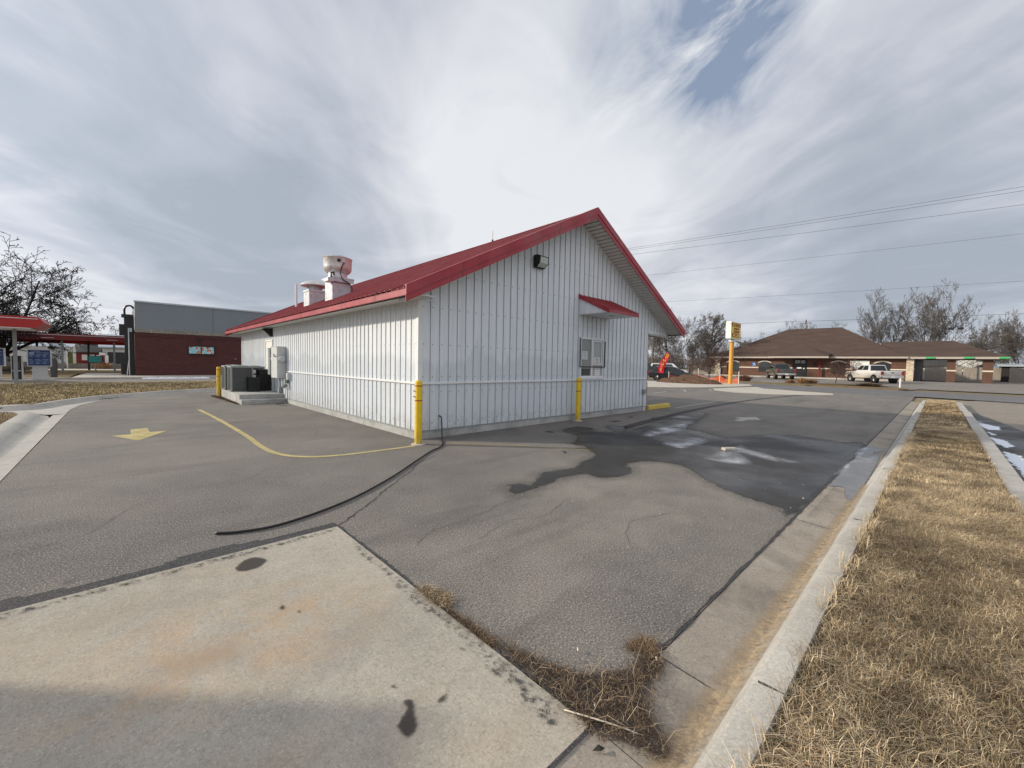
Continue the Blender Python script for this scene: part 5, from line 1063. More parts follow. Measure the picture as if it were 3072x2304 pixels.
vehicle('parked_car', 'black estate car behind the mulch heap', 'car', 'car', 'carblack', (38.3, 12.6, tz(38)), -67)
vehicle('parked_car', 'black off-road car at the corner of the shop, behind the flag', 'car', 'suv', 'carblack', (44.0, 19.0, tz(44)), -50)
vehicle('parked_car', 'white car mostly hidden behind the black estate car', 'car', 'suv', 'carwhite2', (47.0, 17.0, tz(47)), -66)
vehicle('parked_car', 'dark green car behind the kiosk on the far left', 'car', 'suv', 'cargreen', (-12.3, 46.0, 0), 8)

# unseen guessed board added outside the left edge to throw the soft slab shadow
obd = thing('shadow_board', 'unseen board added beyond the left edge to shade the slab', 'menu board', (-7.69, -2.9, .12))
mm = basis((-7.69, -2.9, .12), (.717, .697, 0), (.697, -.717, 0), (0, 0, 1))
o = MB(); o.box(-1.0, 1.0, -.12, .12, .35, 1.80, m=mm); o.build('cabinet', 'ltgrey', obd, bevel=.02)
for a in (-.8, .8): o = MB(); o.box(a-.06, a+.06, -.06, .06, -.1, .35, m=mm); o.build('leg', 'midgrey', obd)
# ------------------------------------------------------------- signs, flag, mulch, fence by the street
ps = thing('pole_sign', 'tall yellow pole sign with a white-sided box lettered for donuts', 'sign', (34.6, 5.4, .12))
o = MB(); o.tube([(34.6, 5.4, 0), (34.6, 5.4, 3.95)], .17, 16); o.build('pole', 'polewood', ps, auto=True)
o = MB(); o.lathe([(.28, 3.92), (.28, 4.10)], (34.6, 5.4, 0), 16); o.box(34.4, 34.8, 5.3, 5.5, 4.1, 4.2); o.build('collar', 'ltgrey', ps)
o = MB(); o.box(33.6, 36.0, 5.18, 5.62, 4.18, 5.66); cb_ = o.build('cabinet', 'signw', ps, bevel=.02)
o = MB(); o.box(33.64, 35.96, 5.165, 5.18, 4.24, 5.60); fc = o.build('sign_face', 'signy', cb_)
o = MB(); F_ = lambda x, z: basis((x, 5.158, z), (1, 0, 0), (0, 0, 1), (0, -1, 0))
put_text(o, 'SK DONUTS', .44, F_(34.8, 5.36), sx=.95, bold=.012); put_text(o, 'BREAKFAST', .24, F_(34.9, 5.05), bold=.006); put_text(o, 'CROISSANT', .27, F_(34.9, 4.80), bold=.006)
fr(o, 33.98, 35.55, 4.34, 4.64, .05, 5.150, 5.162); o.prism([(33.72, 5.150, 4.49), (33.98, 5.150, 4.70), (33.98, 5.150, 4.28)], (0, .012, 0)); put_text(o, 'OPEN', .2, F_(34.75, 4.49))
o.build('lettering', 'signred', cb_)
fl = thing('feather_flag', 'red feather flag with yellow lettering on a curved pole beside the black car', 'flag', (36.4, 13.2, .12))
AZ = Vector((math.cos(R(-65)), math.sin(R(-65)), 0)); P0 = Vector((36.4, 13.25, .14)); pole = []
for i in range(17):
    t_ = i/16; h = .15+2.95*t_; pole.append(P0+AZ*(1.0*t_**2.2)+Vector((0, 0, h)))
o = MB(); o.tube(pole, .018, 6); o.build('pole', 'black', fl, smooth=True)
o = MB(); vs = []; n = 17
for i in range(4, n):
    t_ = (i-4)/(n-5); w_ = .62*math.sin(min(1, (1-t_)*2.6)*math.pi/2)**.7 if t_ < 1 else 0.02
    for k in range(6): 
        u = k/5; q = pole[i]+AZ*(w_*u)-Vector((0, 0, .10*u)); q += Vector((AZ.y, -AZ.x, 0))*(.05*math.sin(u*5+i*.7)); vs.append(q)
o.add(vs, [(r_*6+k, r_*6+k+1, (r_+1)*6+k+1, (r_+1)*6+k) for r_ in range(n-5) for k in range(5)])
b = NB('red_flag_cloth'); b.fin((.60, .02, .06), .7); M['flagred'] = b.m; b = NB('yellow_flag_ink'); b.fin((.80, .45, .04), .7); M['flagyel'] = b.m
o.build('cloth', 'flagred', fl, smooth=True)
o = MB(); nrm_ = Vector((AZ.y, -AZ.x, 0))*(1 if (Vector((AZ.y, -AZ.x, 0)).dot(CAM-P0) > 0) else -1)
for i, ch in enumerate('DONUTS'):
    q = pole[14-int(i*1.7)]+AZ*.30+nrm_*.09-Vector((0, 0, .05)); rgt = Vector((0, 0, 1)).cross(nrm_).normalized(); put_text(o, ch, .40, basis(q, rgt, (0, 0, 1), nrm_), bold=.012)
o.build('lettering', 'flagyel', fl)
o = MB(); 
for k in range(4): a = k*math.pi/2+.4; o.tube([tuple(P0+Vector((0, 0, .05))), tuple(P0+Vector((.4*math.cos(a), .4*math.sin(a), .0)))], .02, 5)
o.build('base', 'chrome', fl)
# mulch heap
def heap(name, cx, cy, rx, ry, h, z0, label, mat='mulch', seed=1, rot=0., n=46):
    rg = np.random.default_rng(seed); mb = MB(); vs = []
    ph = rg.uniform(0, 6, 8)
    for i in range(n+1):
        for j_ in range(n+1):
            u = -1+2*i/n; v = -1+2*j_/n; r2 = u*u+v*v; hh = max(0, 1-r2)**.75*(1+.25*math.sin(3*u+ph[0])+.18*math.sin(7*v+ph[1]+4*u))+.10*math.sin(13*u+ph[2])*math.sin(11*v+ph[3])*(r2 < .9)
            x = u*rx; y = v*ry; X_ = cx+x*math.cos(rot)-y*math.sin(rot); Y_ = cy+x*math.sin(rot)+y*math.cos(rot)
            vs.append((X_, Y_, z0+h*max(hh, -.02)+(rg.uniform(-.03, .03) if hh > .02 else -.05)))
    mb.add(vs, [(i*(n+1)+j_, (i+1)*(n+1)+j_, (i+1)*(n+1)+j_+1, i*(n+1)+j_+1) for i in range(n) for j_ in range(n)])
    return mb.build(name, mat, None, smooth=False)
tag(heap('mulch_heap', 33.2, 8.6, 1.5, 3.1, .62, .10, '', seed=3), 'long low heap of brown mulch beside the pole sign', 'mulch')
# orange mesh fence
of2 = thing('mesh_fence', 'sagging orange plastic mesh fence on pale stakes behind the mulch heap', 'fence', (40, 8, .1))
SK = [(36.6, 12.0, 1.0), (39.6, 10.2, 1.35), (37.2, 7.2, 1.45), (35.35, 4.95, 1.2)]
for x, y, h in SK:
    o = MB(); o.tube([(x, y, tz(x)), (x+.04, y+.02, tz(x)+h)], .028, 6); o.build('stake', 'paper', of2)
o = MB(); 
for (x0, y0, _), (x1, y1, _) in zip(SK[:-1], SK[1:]):
    for i in range(8):
        a, b_ = i/8, (i+1)/8; f0 = lambda t_: (x0+(x1-x0)*t_, y0+(y1-y0)*t_)
        s0 = .75-.35*math.sin(math.pi*a); s1 = .75-.35*math.sin(math.pi*b_); (xa, ya), (xb, yb) = f0(a), f0(b_)
        o.add([(xa, ya, tz(xa)), (xb, yb, tz(xb)), (xb, yb, tz(xb)+s1), (xa, ya, tz(xa)+s0)], [(0, 1, 2, 3)])
o.build('mesh', 'orange', of2)
wp = MB(); wp.tube([(43.34, -5.13, .1), (43.36, -5.13, 1.0)], .06, 10); wp.lathe([(.065, 1.0), (.03, 1.04)], (43.36, -5.13, 0), 10); tag(wp.build('marker_post', 'white_trim', None, auto=True), 'short white marker post at the end of the far grass verge', 'post')
# ------------------------------------------------------------- trees
def grow(seed, H, trunk_h, counts, spread=.75, up=.25, wind=(0, 0, 0), ratio=.72, r0=.28, leader=False, droop=0., jit=.07):
    rg = random.Random(seed); segs = []; wind = Vector(wind)
    def br(p, d, L, r, lv):
        n = 4 if lv < 2 else 3; cnt = counts[lv] if lv < len(counts) else 0; pts = [p]; dd = d
        for i in range(n):
            dd = (dd+Vector((rg.uniform(-1, 1), rg.uniform(-1, 1), rg.uniform(-1, 1)))*(jit+.02*lv)+Vector((0, 0, up if lv > 0 else .05))*.35+wind*(.0 if lv < 1 else .10*lv)-Vector((0, 0, droop*lv*.05))).normalized()
            q = pts[-1]+dd*(L/n); ra = r*(1-i/n*.65); rb = r*(1-(i+1)/n*.65); segs.append((pts[-1], q, ra, rb, lv)); pts.append(q)
            f0, f1 = i/n, (i+1)/n
            k0 = int(round(cnt*max(0, (f0-.2)/.8))); k1 = int(round(cnt*max(0, (f1-.2)/.8)))
            if lv == 0 and not leader and i < n-1: k0 = k1 = 0
            if lv == 0 and not leader and i == n-1: k0, k1 = 0, cnt
            for c in range(k0, k1):
                t_ = rg.uniform(0, 1); b0 = pts[-2].lerp(q, t_ if not (lv == 0 and not leader) else rg.uniform(.5, 1)); a = rg.uniform(0, 2*math.pi)+c*2.4
                x = dd.cross(Vector((.3, .5, .8))).normalized(); y = dd.cross(x); sp = rg.uniform(.55, 1.15)*spread if lv else rg.uniform(.35, 1.1)*spread
                nd = (dd*math.cos(sp)+(x*math.cos(a)+y*math.sin(a))*math.sin(sp)).normalized()
                ll = L*rg.uniform(.55, .9)*ratio if lv else (H-trunk_h)*rg.uniform(.55, .85)
                if lv == 0 and leader: ll = H*.60*(1.02-.75*(f0+t_*(f1-f0)))*rg.uniform(.8, 1.1); nd = (nd+Vector((0, 0, .15))).normalized()
                if lv+1 < 6: br(b0, nd, ll, max(rb*rg.uniform(.5, .75), .012), lv+1)
    br(Vector((0, 0, 0)), Vector((rg.uniform(-.05, .05), rg.uniform(-.05, .05), 1)).normalized(), H if leader else trunk_h, r0, 0)
    return segs
def seg_mesh(segs, k=3, rmin=.014):
    n = len(segs); V = np.zeros((n, 2, k, 3)); F = []
    for i, (p, q, ra, rb, lv) in enumerate(segs):
        d = (q-p).normalized(); x = d.cross(Vector((.31, .52, .79))).normalized(); y = d.cross(x)
        for j_ in range(k):
            c, s_ = math.cos(2*math.pi*j_/k), math.sin(2*math.pi*j_/k); o_ = x*c+y*s_
            V[i, 0, j_] = p+o_*max(ra, rmin); V[i, 1, j_] = q+o_*max(rb, rmin)
    base = (np.arange(n)*2*k)[:, None, None]; j_ = np.arange(k); fq = np.stack([j_, (j_+1) % k, k+(j_+1) % k, k+j_], 1)[None]
    F = (base+fq).reshape(-1, 4)
    me = bpy.data.meshes.new('branches'); me.from_pydata(V.reshape(-1, 3).tolist(), [], F.tolist()); me.update(); smooth_all(me); return me
PROTO = {}
def tree_proto(key, mat_t='bark', mat_c='twig', rmin=.014, **kw):
    s = grow(**kw); PROTO[key] = (seg_mesh([q for q in s if q[4] <= 1], 7, .02), seg_mesh([q for q in s if q[4] > 1], 3, rmin), mat_t, mat_c, len(s))
def tree(key, label, loc, h_scale=1., rz=0., w_scale=None, group=None, name='bare_tree', cat='tree'):
    tm, cm, mt, mc, _ = PROTO[key]; t = thing(name, label, cat, loc, group); w_scale = w_scale or h_scale
    for nm, me, mt_ in (('trunk', tm, mt), ('crown', cm, mc)):
        if not me.materials: me.materials.append(M[mt_])
        o = bpy.data.objects.new(nm, me); COL.objects.link(o); o.parent = t
    t.scale = (w_scale, w_scale, h_scale); t.rotation_euler[2] = rz; return t
tree_proto('spreading', 'barkdk', 'barkdk', .017, seed=4, H=10.0, trunk_h=1.6, counts=[13, 9, 7, 5, 3], spread=1.0, up=.14, ratio=.60, r0=.50, droop=.4, wind=(.03, 0, 0), jit=.05)
tree_proto('windblown', 'bark', 'twig', .011, seed=32, H=13.0, trunk_h=1.8, counts=[9, 8, 7, 6, 3], spread=.66, up=.22, ratio=.56, r0=.34, wind=(0, -.06, .02))
tree_proto('leader', 'bark', 'twig', .014, seed=11, H=9.2, trunk_h=9.2, counts=[30, 9, 7, 4], spread=1.15, up=.16, ratio=.50, r0=.20, leader=True)
tree_proto('round', 'bark', 'twig', .012, seed=41, H=10.0, trunk_h=1.8, counts=[8, 8, 7, 6, 3], spread=.80, up=.22, ratio=.58, r0=.26, wind=(0, -.05, 0))
tree_proto('small', 'twigred', 'twigred', .008, seed=31, H=3.0, trunk_h=.7, counts=[6, 6, 6, 4], spread=1.05, up=.12, ratio=.75, r0=.06)
tree('spreading', 'large spreading dark bare tree behind the red canopy on the far left', (-12.2, 52.5, 0), 1.10, .4, 1.08)
tree('spreading', 'second dark bare tree cut off by the left edge of the photo', (-17.0, 55.0, 0), .80, 2.4, .9)
tree('windblown', 'tall windblown bare tree behind the office, left of a pair', (90.4, -.9, .4), 1.02, 0, .85)
tree('windblown', 'tallest windblown bare tree behind the office, right of a pair', (91.0, -6.1, .4), 1.10, 3.5, .98)
tree('leader', 'upright bare tree with a straight leader, rising left of the pole sign', (66, 19.0, .4), .98, 0, 1.15)
BT = [('round', 'wide dark bare tree just right of the red eave tip', 62, 23.5, 1.0, 1.4, 1.05), ('round', 'dense bare tree between the red eave and the straight-leader tree', 70, 24.0, .80, .3, .9), ('round', 'brown bare tree low behind the straight-leader tree', 76, 20.5, .60, 2.2, .8), ('leader', 'brown bare tree close left of the office roof', 78, 17.2, .62, 1.0, .8),
      ('round', 'bare tree above the left slope of the office roof', 93, 18.8, .80, .7, .75), ('windblown', 'bare tree above the middle of the office roof, left of the pole', 95, 12.6, .76, .5, .85), ('windblown', 'bare tree above the middle of the office roof, right of the pole', 96, 8.4, .72, 3.0, .8),
      ('round', 'small bare tree low beside the windblown pair', 95, 4.6, .80, 1.9, .7), ('round', 'bare tree behind the board fence, left of three at the right edge', 90, -13.0, .90, 1.1, .8), ('round', 'bare tree behind the board fence, middle of three at the right edge', 88, -15.2, .92, 2.6, .75), ('round', 'dark bare tree at the right edge of the photo', 84, -17.0, .98, .2, 1.0),
      ('round', 'dark bare tree seen through the gap under the long canopy, left part', -14, 100, .72, 1.1, 1.3), ('round', 'bare tree on the horizon above the long canopy, beside the brick building', -5, 98, .62, 2.1, 1.3), ('round', 'bare tree seen between the canopy posts', -9.5, 96, .55, 3.0, 1.2), ('round', 'bare tree behind the white building near the brick corner', 2, 104, .7, .4, 1.3), ('round', 'bare tree seen over the blue menu board', -19, 98, .66, 2.0, 1.4)]
for key, lb, x, y, hs, rz_, ws in BT: tree(key, lb, (x, y, tz(x) if x > 20 else 0), hs, rz_, ws)
tree('small', 'small russet ornamental tree beside the orange mesh fence', (48.3, 12.36, .3), 1.10, 0, 1.35, name='ornamental_tree')
tree('small', 'small dark ornamental tree in front of the boarded window', (49.3, .04, .31), .82, 1.3, 1.0, name='ornamental_tree')
# thicket of far brush: too tangled to count
th = []
rg = random.Random(3)
for i in range(700):
    x = rg.uniform(84, 100); y = rg.uniform(20, 46) if rg.random() < .6 else rg.uniform(-40, 20); p = Vector((x, y, .2)); d = Vector((rg.uniform(-.3, .3), rg.uniform(-.3, .3), 1)).normalized(); L = rg.uniform(2.4, 4.8)
    th.append((p, p+d*L, .05, .02, 2))
    for k in range(9):
        a = p+d*L*rg.uniform(.2, 1); dd = Vector((rg.uniform(-1, 1), rg.uniform(-1, 1), rg.uniform(.2, 1.2))).normalized(); l = rg.uniform(.6, 1.6); th.append((a, a+dd*l, .022, .012, 3)); 
        c = a+dd*l*.6; dd = Vector((rg.uniform(-1, 1), rg.uniform(-1, 1), rg.uniform(.2, 1))).normalized(); th.append((c, c+dd*.9, .018, .01, 3))
for i in range(520):
    x = rg.uniform(-34, 14); y = rg.uniform(100, 116); p = Vector((x, y, 0)); d = Vector((rg.uniform(-.3, .3), rg.uniform(-.3, .3), 1)).normalized(); L = rg.uniform(2.6, 5.2)
    th.append((p, p+d*L, .07, .03, 2))
    for k in range(9):
        a = p+d*L*rg.uniform(.1, 1); dd = Vector((rg.uniform(-1, 1), rg.uniform(-1, 1), rg.uniform(.1, 1.2))).normalized(); l = rg.uniform(.8, 2.0); th.append((a, a+dd*l, .035, .015, 3))
tag(link('thicket', seg_mesh(th, 3, .02), 'twig', None), 'tangled bare brush along the horizon behind the buildings', kind='stuff')
# dry ornamental grass clumps
def clump(label, loc, r, h, n=260, col=((.30, .17, .09), (.42, .26, .14)), name='dry_shrub'):
    rg = random.Random(int(loc[0]*100+loc[1]*10)); V = []; F = []; C = []
    for i in range(n):
        a = rg.uniform(0, 6.283); q = rg.random()**.5*r*.6; p = Vector((loc[0]+q*math.cos(a), loc[1]+q*math.sin(a), loc[2])); t_ = Vector((math.cos(a)*q*rg.uniform(.5, 1.6)+rg.uniform(-.2, .2)*r, math.sin(a)*q*rg.uniform(.5, 1.6)+rg.uniform(-.2, .2)*r, h*rg.uniform(.5, 1)*(1-.4*q/r)))
        s_ = Vector((-math.sin(a+rg.uniform(-1, 1)), math.cos(a), 0))*.016; n0 = len(V); m_ = p+t_*.55+Vector((0, 0, h*.12)); V += [p-s_, p+s_, m_+s_, m_-s_, p+t_]; F += [(n0, n0+1, n0+2, n0+3), (n0+3, n0+2, n0+4)]
        u = rg.random(); C += [tuple(col[0][k]*(1-u)+col[1][k]*u for k in range(3))+(1,)]*5
    me = bpy.data.meshes.new(name); me.from_pydata([tuple(v) for v in V], [], F); at = me.attributes.new('tint', 'FLOAT_COLOR', 'POINT'); at.data.foreach_set('color', np.array(C, dtype=np.float32).ravel()); me.update()
    return tag(link(name, me, 'blade'), label, 'shrub', 'dry shrubs on the far verge')
clump('dry russet shrub just right of the pole sign', (44.5, 7.2, .25), .8, .85, 500, ((.14, .07, .05), (.25, .13, .09)))
clump('low dry shrub, left of three behind the dark green pickup', (44.1, 2.9, .24), .55, .45); clump('largest dry shrub, middle of three on the far verge', (43.5, 1.8, .24), .6, .75, 400); clump('dry shrub, right of three on the far verge', (44.2, 1.1, .24), .5, .55)
clump('wide dry shrub in front of the white pickup', (43.2, -3.2, .23), 1.1, .42, 500, ((.20, .13, .08), (.32, .22, .13)))
clump('dry russet shrub behind the orange mesh', (43.2, 9.2, .24), .7, .75, 400, ((.20, .08, .04), (.35, .15, .07)))
clump('round dry shrub beyond the low wall, right of the teal sign', (-6.2, 66.0, 0), 1.0, 1.1, 400); clump('dry shrub beyond the low wall, left of the teal sign', (-11.2, 66.0, 0), .7, .9, 300)
tag(heap('planting_bed', 43.4, -.6, 1.3, 4.2, .14, .2, '', mat='soil', seed=9), kind='structure')
# bumper stone and fallen limb near the office
fb = MB(); fb.tube(smoothpts([(37.4, 12.9, 1.35), (38.0, 11.9, 1.75), (38.6, 10.9, 1.6), (39.3, 10.0, 1.2)], 5), [.06]*16, 6)
# poles and wires
up_ = [('utility_pole', 'brown wooden utility pole seen under the right eave of the shop', (50.6, 21.1, .3), 9.5), ('utility_pole', 'utility pole with a transformer rising behind the office roof', (88.9, 10.45, .4), 10.6)]
for nm, lb, loc, h in up_:
    t = thing(nm, lb, 'utility pole', loc); o = MB(); o.tube([(loc[0], loc[1], loc[2]-.2), (loc[0], loc[1], loc[2]+h)], [.16, .11], 10); o.build('pole', 'bark', t, auto=True)
    o = MB(); o.box(loc[0]-.06, loc[0]+.06, loc[1]-.9, loc[1]+.9, loc[2]+h-.7, loc[2]+h-.58); o.build('crossarm', 'bark', t)
    if 'transformer' in lb: o = MB(); o.lathe([(.22, 0), (.24, .05), (.24, .6), (.1, .7)], (loc[0]-.35, loc[1]-.1, loc[2]+h-1.6), 14); o.build('transformer', 'midgrey', t, auto=True)
lp = thing('street_light', 'thin pole with twin floodlights behind the office wing', 'street light', (80.6, -8.65, .4))
o = MB(); o.tube([(80.6, -8.65, .2), (80.6, -8.65, 7.7)], .08, 8); o.build('pole', 'midgrey', lp, auto=True)
for s_ in (-1, 1): o = MB(); o.box(80.4, 80.8, -8.65+s_*.15, -8.65+s_*.75, 7.65, 7.95); o.build('lamp_head', 'black', lp, bevel=.05)
def wire(a, b_, sag, label, r=.011, a_ext=0., b_ext=0.):
    a = Vector(a); b_ = Vector(b_); d = b_-a; A = a-d*a_ext; B = b_+d*b_ext; pts = []
    for i in range(41):
        t_ = i/40; p = A.lerp(B, t_); p.z += sag*((t_-.5)**2*4-1); pts.append(p)
    o = MB(); o.tube(pts, r, 5); tag(o.build('power_line', 'dkgrey', None, smooth=True), label, 'power line', 'power lines crossing the right of the sky')
W_ = [((29.8, 13.3, 12.75), (35.47, -10.38, 13.2), 'topmost power line of the sky, upper of a close pair'), ((29.82, 13.28, 12.6), (35.46, -10.40, 12.95), 'second power line from the top, lower of a close pair'), ((29.96, 13.03, 12.19), (35.46, -10.43, 12.11), 'third power line from the top'), ((30.58, 11.94, 10.2), (35.46, -10.52, 10.35), 'thin power line in the middle of the six'), ((31.55, 10.08, 7.75), (35.45, -10.66, 7.48), 'second power line from the bottom'), ((32.17, 8.74, 5.62), (35.44, -10.76, 5.5), 'lowest power line, passing just above the pole sign')]
for i, (a, b_, lb) in enumerate(W_): wire(a, b_, .25, lb, .010 if i != 3 and i != 4 else .007, .9, .9)
wire((50.6, 21.1, 3.9), (64.5, 13.5, 3.95), .1, 'thin service wire from the brown utility pole to the office eave', .012)

# ------------------------------------------------------------- grass, litter
def blades(name, label, pts, hmin, hmax, wid, lean, tints, kind='stuff', cat=None, seed=1, flat=0.):
    """many dry curved blades in one object; pts: (n, 3) roots"""
    rg = np.random.default_rng(seed); n = len(pts); az = rg.uniform(0, 2*np.pi, n); h = rg.uniform(hmin, hmax, n); ln = rg.normal(lean, lean*.5, n).clip(0, 2.2)
    dirv = np.stack([np.cos(az), np.sin(az), np.zeros(n)], 1); az2 = az+rg.normal(0, .6, n); dir2 = np.stack([np.cos(az2), np.sin(az2), np.zeros(n)], 1); side = np.stack([-np.sin(az), np.cos(az), np.zeros(n)], 1)
    w_ = (rg.uniform(.6, 1.2, n)*wid)[:, None]; up = np.array([0, 0, 1.])
    p0 = pts; p1 = p0+up*(h*.5)[:, None]+dirv*(h*ln*.30)[:, None]; p2 = p1+up*(h*(.42-.34*np.minimum(ln, 1.2)*(1-flat)))[:, None]+dir2*(h*ln*.75)[:, None]
    V = np.stack([p0-side*w_, p0+side*w_, p1+side*w_*.8, p1-side*w_*.8, p2], 1).reshape(-1, 3)
    b_ = (np.arange(n)*5)[:, None]; Q = b_+np.array([[0, 1, 2, 3]]); T_ = b_+np.array([[3, 2, 4]])
    me = bpy.data.meshes.new(name); me.vertices.add(len(V)); me.vertices.foreach_set('co', V.astype(np.float32).ravel())
    loops = np.concatenate([Q, T_], 1).ravel(); me.loops.add(len(loops)); me.loops.foreach_set('vertex_index', loops.astype(np.int32))
    starts = (np.arange(n)[:, None]*7+np.array([[0, 4]])).ravel(); me.polygons.add(2*n); me.polygons.foreach_set('loop_start', starts.astype(np.int32)); me.polygons.foreach_set('loop_total', np.tile([4, 3], n).astype(np.int32)); me.update(calc_edges=True)
    G_ = rg.uniform(0, 1, (64, 64)); G_ = (G_+np.roll(G_, 1, 0)+np.roll(G_, 1, 1))/3
    gx = pts[:, 0]/.16; gy = pts[:, 1]/.16; ix, iy = np.floor(gx).astype(int), np.floor(gy).astype(int); fx, fy = gx-ix, gy-iy; g_ = lambda a, b_: G_[a % 64, b_ % 64]
    lf = (g_(ix, iy)*(1-fx)*(1-fy)+g_(ix+1, iy)*fx*(1-fy)+g_(ix, iy+1)*(1-fx)*fy+g_(ix+1, iy+1)*fx*fy)
    lf = np.clip((lf-.3)/.4, 0, 1)[:, None]*.80+.62
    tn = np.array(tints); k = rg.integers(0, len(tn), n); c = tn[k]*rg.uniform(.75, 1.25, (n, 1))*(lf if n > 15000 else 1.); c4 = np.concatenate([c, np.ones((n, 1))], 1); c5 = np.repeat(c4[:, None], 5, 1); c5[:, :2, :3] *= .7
    at = me.attributes.new('tint', 'FLOAT_COLOR', 'POINT'); at.data.foreach_set('color', c5.astype(np.float32).ravel())
    return tag(link(name, me, 'blade'), label, cat, kind=kind)
def clumpy(n, x0, x1, y0, y1, seed, p=.5, cl=.09, xpow=None):
    rg = np.random.default_rng(seed); out = []
    nb = int(n*(1-p)); u = rg.random(nb); u = u**xpow if xpow else u; out.append(np.stack([x0+(x1-x0)*u, rg.uniform(y0, y1, nb)], 1))
    nc = max(1, int(n*p/22)); u = rg.random(nc); u = u**xpow if xpow else u; c = np.stack([x0+(x1-x0)*u, rg.uniform(y0, y1, nc)], 1); q = np.repeat(c, 22, 0)+rg.normal(0, cl, (nc*22, 2))*.5; out.append(q)
    a = np.concatenate(out); m_ = (a[:, 1] > y0-.02) & (a[:, 1] < y1+.03) & (a[:, 0] > x0) & (a[:, 0] < x1); return a[m_]
TN = [(.56, .43, .26), (.68, .54, .35), (.41, .31, .185), (.22, .16, .10), (.70, .58, .41), (.13, .10, .065), (.49, .36, .215), (.27, .24, .13), (.31, .20, .12)]
a = clumpy(150000, -6.0, 3.2, -8.10, -7.03, 4, .6, .07); z = np.full((len(a), 1), .12)
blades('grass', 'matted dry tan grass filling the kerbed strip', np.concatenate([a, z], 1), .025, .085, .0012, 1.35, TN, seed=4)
a = clumpy(80000, 3.2, 11.5, -8.06, -7.03, 5, .55, .12); z = np.full((len(a), 1), .12)
blades('grass', 'matted dry tan grass filling the kerbed strip', np.concatenate([a, z], 1), .035, .085, .0024, 1.3, TN, seed=5)
a = clumpy(26000, 11.5, 26, -8.0, -7.03, 6, .6, .2); z = np.full((len(a), 1), .12)
blades('grass', 'matted dry tan grass filling the kerbed strip', np.concatenate([a, z], 1), .045, .10, .0060, .95, TN, seed=6)
# long strands leaning over the kerb edge
a = clumpy(2600, -4.5, 9, -7.08, -6.985, 8, .75, .05); z = np.full((len(a), 1), .13)
blades('grass', 'long pale strands of dry grass leaning over the kerb', np.concatenate([a, z], 1), .08, .17, .0018, .9, TN[:2]+TN[4:5], seed=8)
def verge_pts(n, poly, seed):
    rg = np.random.default_rng(seed); P = np.array(poly); lo, hi = P.min(0), P.max(0); q = rg.uniform(lo, hi, (n, 2)); ins = np.zeros(n, bool)
    for (ax, ay), (bx, by) in zip(P, np.roll(P, -1, 0)): ins ^= ((ay > q[:, 1]) != (by > q[:, 1])) & (q[:, 0] < (bx-ax)*(q[:, 1]-ay)/((by-ay) if by != ay else 1e-9)+ax)
    return q[ins]
a = verge_pts(90000, [(-14, 11.3), (-8, 11.25), (-6.9, 11.0), (-6.4, 11.4), (-6.15, 12.2), (-5.7, 13.4), (-5.15, 14.3), (-4.25, 15.3), (-3.2, 16.4), (-1.4, 17.4), (.5, 18.3), (3, 19.6), (8, 20.7), (8, 25), (-14, 25)], 9)
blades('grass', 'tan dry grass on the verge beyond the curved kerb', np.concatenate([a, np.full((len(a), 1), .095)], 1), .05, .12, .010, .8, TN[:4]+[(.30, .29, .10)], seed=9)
a = verge_pts(22000, [(-12, 9.55), (-8.2, 9.5), (-7.2, 9.35), (-6.7, 9.05), (-6.45, 8.7), (-6.33, 8.1), (-6.33, -1), (-12, -1)], 10)
blades('grass', 'tan dry grass in the corner left of the gutter', np.concatenate([a, np.full((len(a), 1), .095)], 1), .05, .11, .005, .9, TN, seed=10)
# leaf litter and straw in the slab corner
LIT = [(-2.93,-5.75),(-2.86,-5.80),(-2.81,-6.03),(-2.72,-6.22),(-2.52,-6.36),(-2.38,-6.33),(-2.28,-6.28),(-2.24,-6.36),(-2.36,-6.48),(-2.52,-6.50),(-2.62,-6.52),(-2.72,-6.62),(-2.80,-6.74),(-2.88,-6.72),(-2.93,-6.55),(-2.99,-6.46),(-2.95,-6.2)]
a = verge_pts(9000, LIT, 12); rg_ = np.random.default_rng(1)
LT = [(.14, .09, .055), (.20, .135, .085), (.08, .055, .04), (.38, .29, .19), (.06, .042, .03), (.24, .17, .11), (.10, .07, .05)]
blades('leaf_litter', 'heap of brown straw and dead leaves where slab and gutter meet', np.concatenate([a+rg_.normal(0, .018, a.shape), rg_.uniform(.002, .022, (len(a), 1))], 1), .010, .036, .0016, 1.9, LT, seed=12)
a = verge_pts(1500, [(-2.96,-4.95),(-2.90,-4.98),(-2.84,-5.2),(-2.90,-5.28),(-2.96,-5.25)], 13)
blades('dry_weed', 'small tan tuft of dead weed in the crack along the slab', np.concatenate([a, np.full((len(a), 1), .004)], 1), .02, .06, .0016, 1.5, TN[:4]+LT[1:6], kind=None, cat='weed', seed=13)
a = verge_pts(1100, [(-2.955,-5.3),(-2.92,-5.3),(-2.90,-5.75),(-2.955,-5.75)], 14)
blades('leaf_litter', 'thin line of brown straw along the slab edge', np.concatenate([a, np.full((len(a), 1), .004)], 1), .015, .045, .0014, 1.6, LT, seed=14)
a = verge_pts(1400, [(-2.40,-6.26),(-2.28,-6.28),(-2.22,-6.36),(-2.34,-6.40)], 15)
blades('dry_weed', 'russet tuft of dead weed at the gutter joint', np.concatenate([a, np.full((len(a), 1), .006)], 1), .02, .055, .0013, 1.3, [(.20, .13, .075), (.14, .09, .05), (.32, .24, .15)], kind=None, cat='weed', seed=15)
a = verge_pts(420, LIT, 22); rg_ = np.random.default_rng(5)
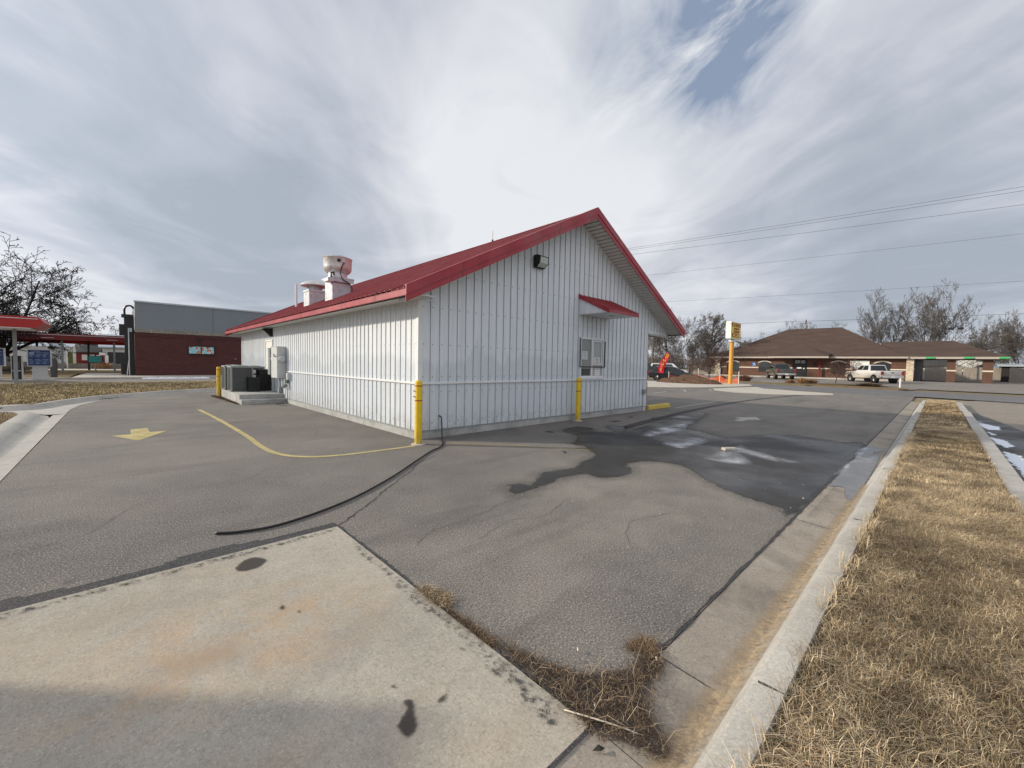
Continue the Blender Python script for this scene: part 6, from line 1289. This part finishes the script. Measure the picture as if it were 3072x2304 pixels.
blades('leaf_litter', 'loose long straws over the brown heap in the slab corner', np.concatenate([a, rg_.uniform(.012, .03, (len(a), 1))], 1), .05, .11, .0013, 2.1, [(.34, .25, .16), (.22, .15, .10), (.44, .35, .24), (.12, .08, .06)], seed=22, flat=1.)
decal('dirt_patch', LIT, .0135, 'stain', .02, .05)
a = verge_pts(2200, [(-1.75, 13.7), (-1.5, 13.7), (-1.48, 11), (-1.5, 9.4), (-1.56, 9.4), (-1.62, 11.5)], 16)
blades('leaf_litter', 'dead leaves along the foot of the concrete platform', np.concatenate([a, np.full((len(a), 1), .004)], 1), .03, .09, .008, 1.6, LT[:3], seed=16)
a = verge_pts(2000, [(-5.0, 13.75), (-4.4, 14.55), (-3.7, 15.3), (-3.8, 15.4), (-4.6, 14.7), (-5.2, 13.8)], 17)
blades('leaf_litter', 'dark dead leaves in the bend of the curved kerb', np.concatenate([a, np.full((len(a), 1), .008)], 1), .02, .06, .012, 1.6, LT[2:5], seed=17)
o = MB(); o.tube(smoothpts([(-2.985,-6.30,.02),(-2.93,-6.42,.026),(-2.87,-6.53,.02),(-2.80,-6.66,.004)], 4), .0035, 6); tag(o.build('stick', 'bandw', None, smooth=True), 'long pale straw-coloured stick lying across the slab joint', 'stick')
o = MB(); o.add([(-2.93,-6.40,.011),(-2.885,-6.46,.014),(-2.90,-6.475,.012),(-2.95,-6.42,.011)], [(0,1,2,3)]); o.prism([(-2.93,-6.41,.012),(-2.90,-6.455,.012),(-2.915,-6.465,.012),(-2.945,-6.42,.012)], (0,0,.006)); o.v = o.v[4:]; o.f = [tuple(i-4 for i in f) for f in o.f[1:]]; o.mi = o.mi[1:]
tag(o.build('rubber_scrap', 'rubber', None), 'flat black rubber scrap beside the pale stick', 'scrap')
dead = MB(); dead.add([(-3.05,-6.50,.013),(-3.03,-6.53,.02),(-3.00,-6.53,.013),(-3.015,-6.505,.022)], [(0,1,2),(0,2,3),(0,3,1),(1,3,2)]); tag(dead.build('dead_leaf', 'barkdk', None), 'single dark curled leaf below the slab corner', 'leaf')
# pale pebbles and cigarette ends scattered over the paving
pb = MB(); rg = random.Random(77)
for i in range(150):
    x = rg.uniform(-4.3, 3); y = rg.uniform(-6.35, -1.5); s_ = rg.uniform(.003, .008)
    if x < -2.93 and y < -3.46 and rg.random() < .5: continue
    pb.add([(x+s_*rg.uniform(.6, 1.2)*math.cos(a_), y+s_*rg.uniform(.6, 1.2)*math.sin(a_), .010) for a_ in (0, 1.2, 2.5, 3.8, 5.1)]+[(x, y, .010+s_)], [(0, 1, 5), (1, 2, 5), (2, 3, 5), (3, 4, 5), (4, 0, 5)])
tag(pb.build('pebbles', 'apron', None), 'tiny pale pebbles scattered over the near paving', kind='stuff')
for i, (x, y, lb) in enumerate(((-2.36, -6.43, 'pale cigarette end beside the russet weed tuft'), (-2.86, -6.38, 'pale stub in the middle of the straw heap'), (-2.62, -6.10, 'thin pale wood chip above the straw heap'), (1.6, -6.33, 'pale chip at the gutter edge below the wet patch'))):
    o = MB(); a_ = rg.uniform(0, 3); o.tube([(x-.012*math.cos(a_), y-.012*math.sin(a_), .022), (x+.012*math.cos(a_), y+.012*math.sin(a_), .022)], .0042, 8); tag(o.build('cigarette_end' if i in (0,) else 'wood_chip', 'bandw', None, auto=True), lb, 'litter')
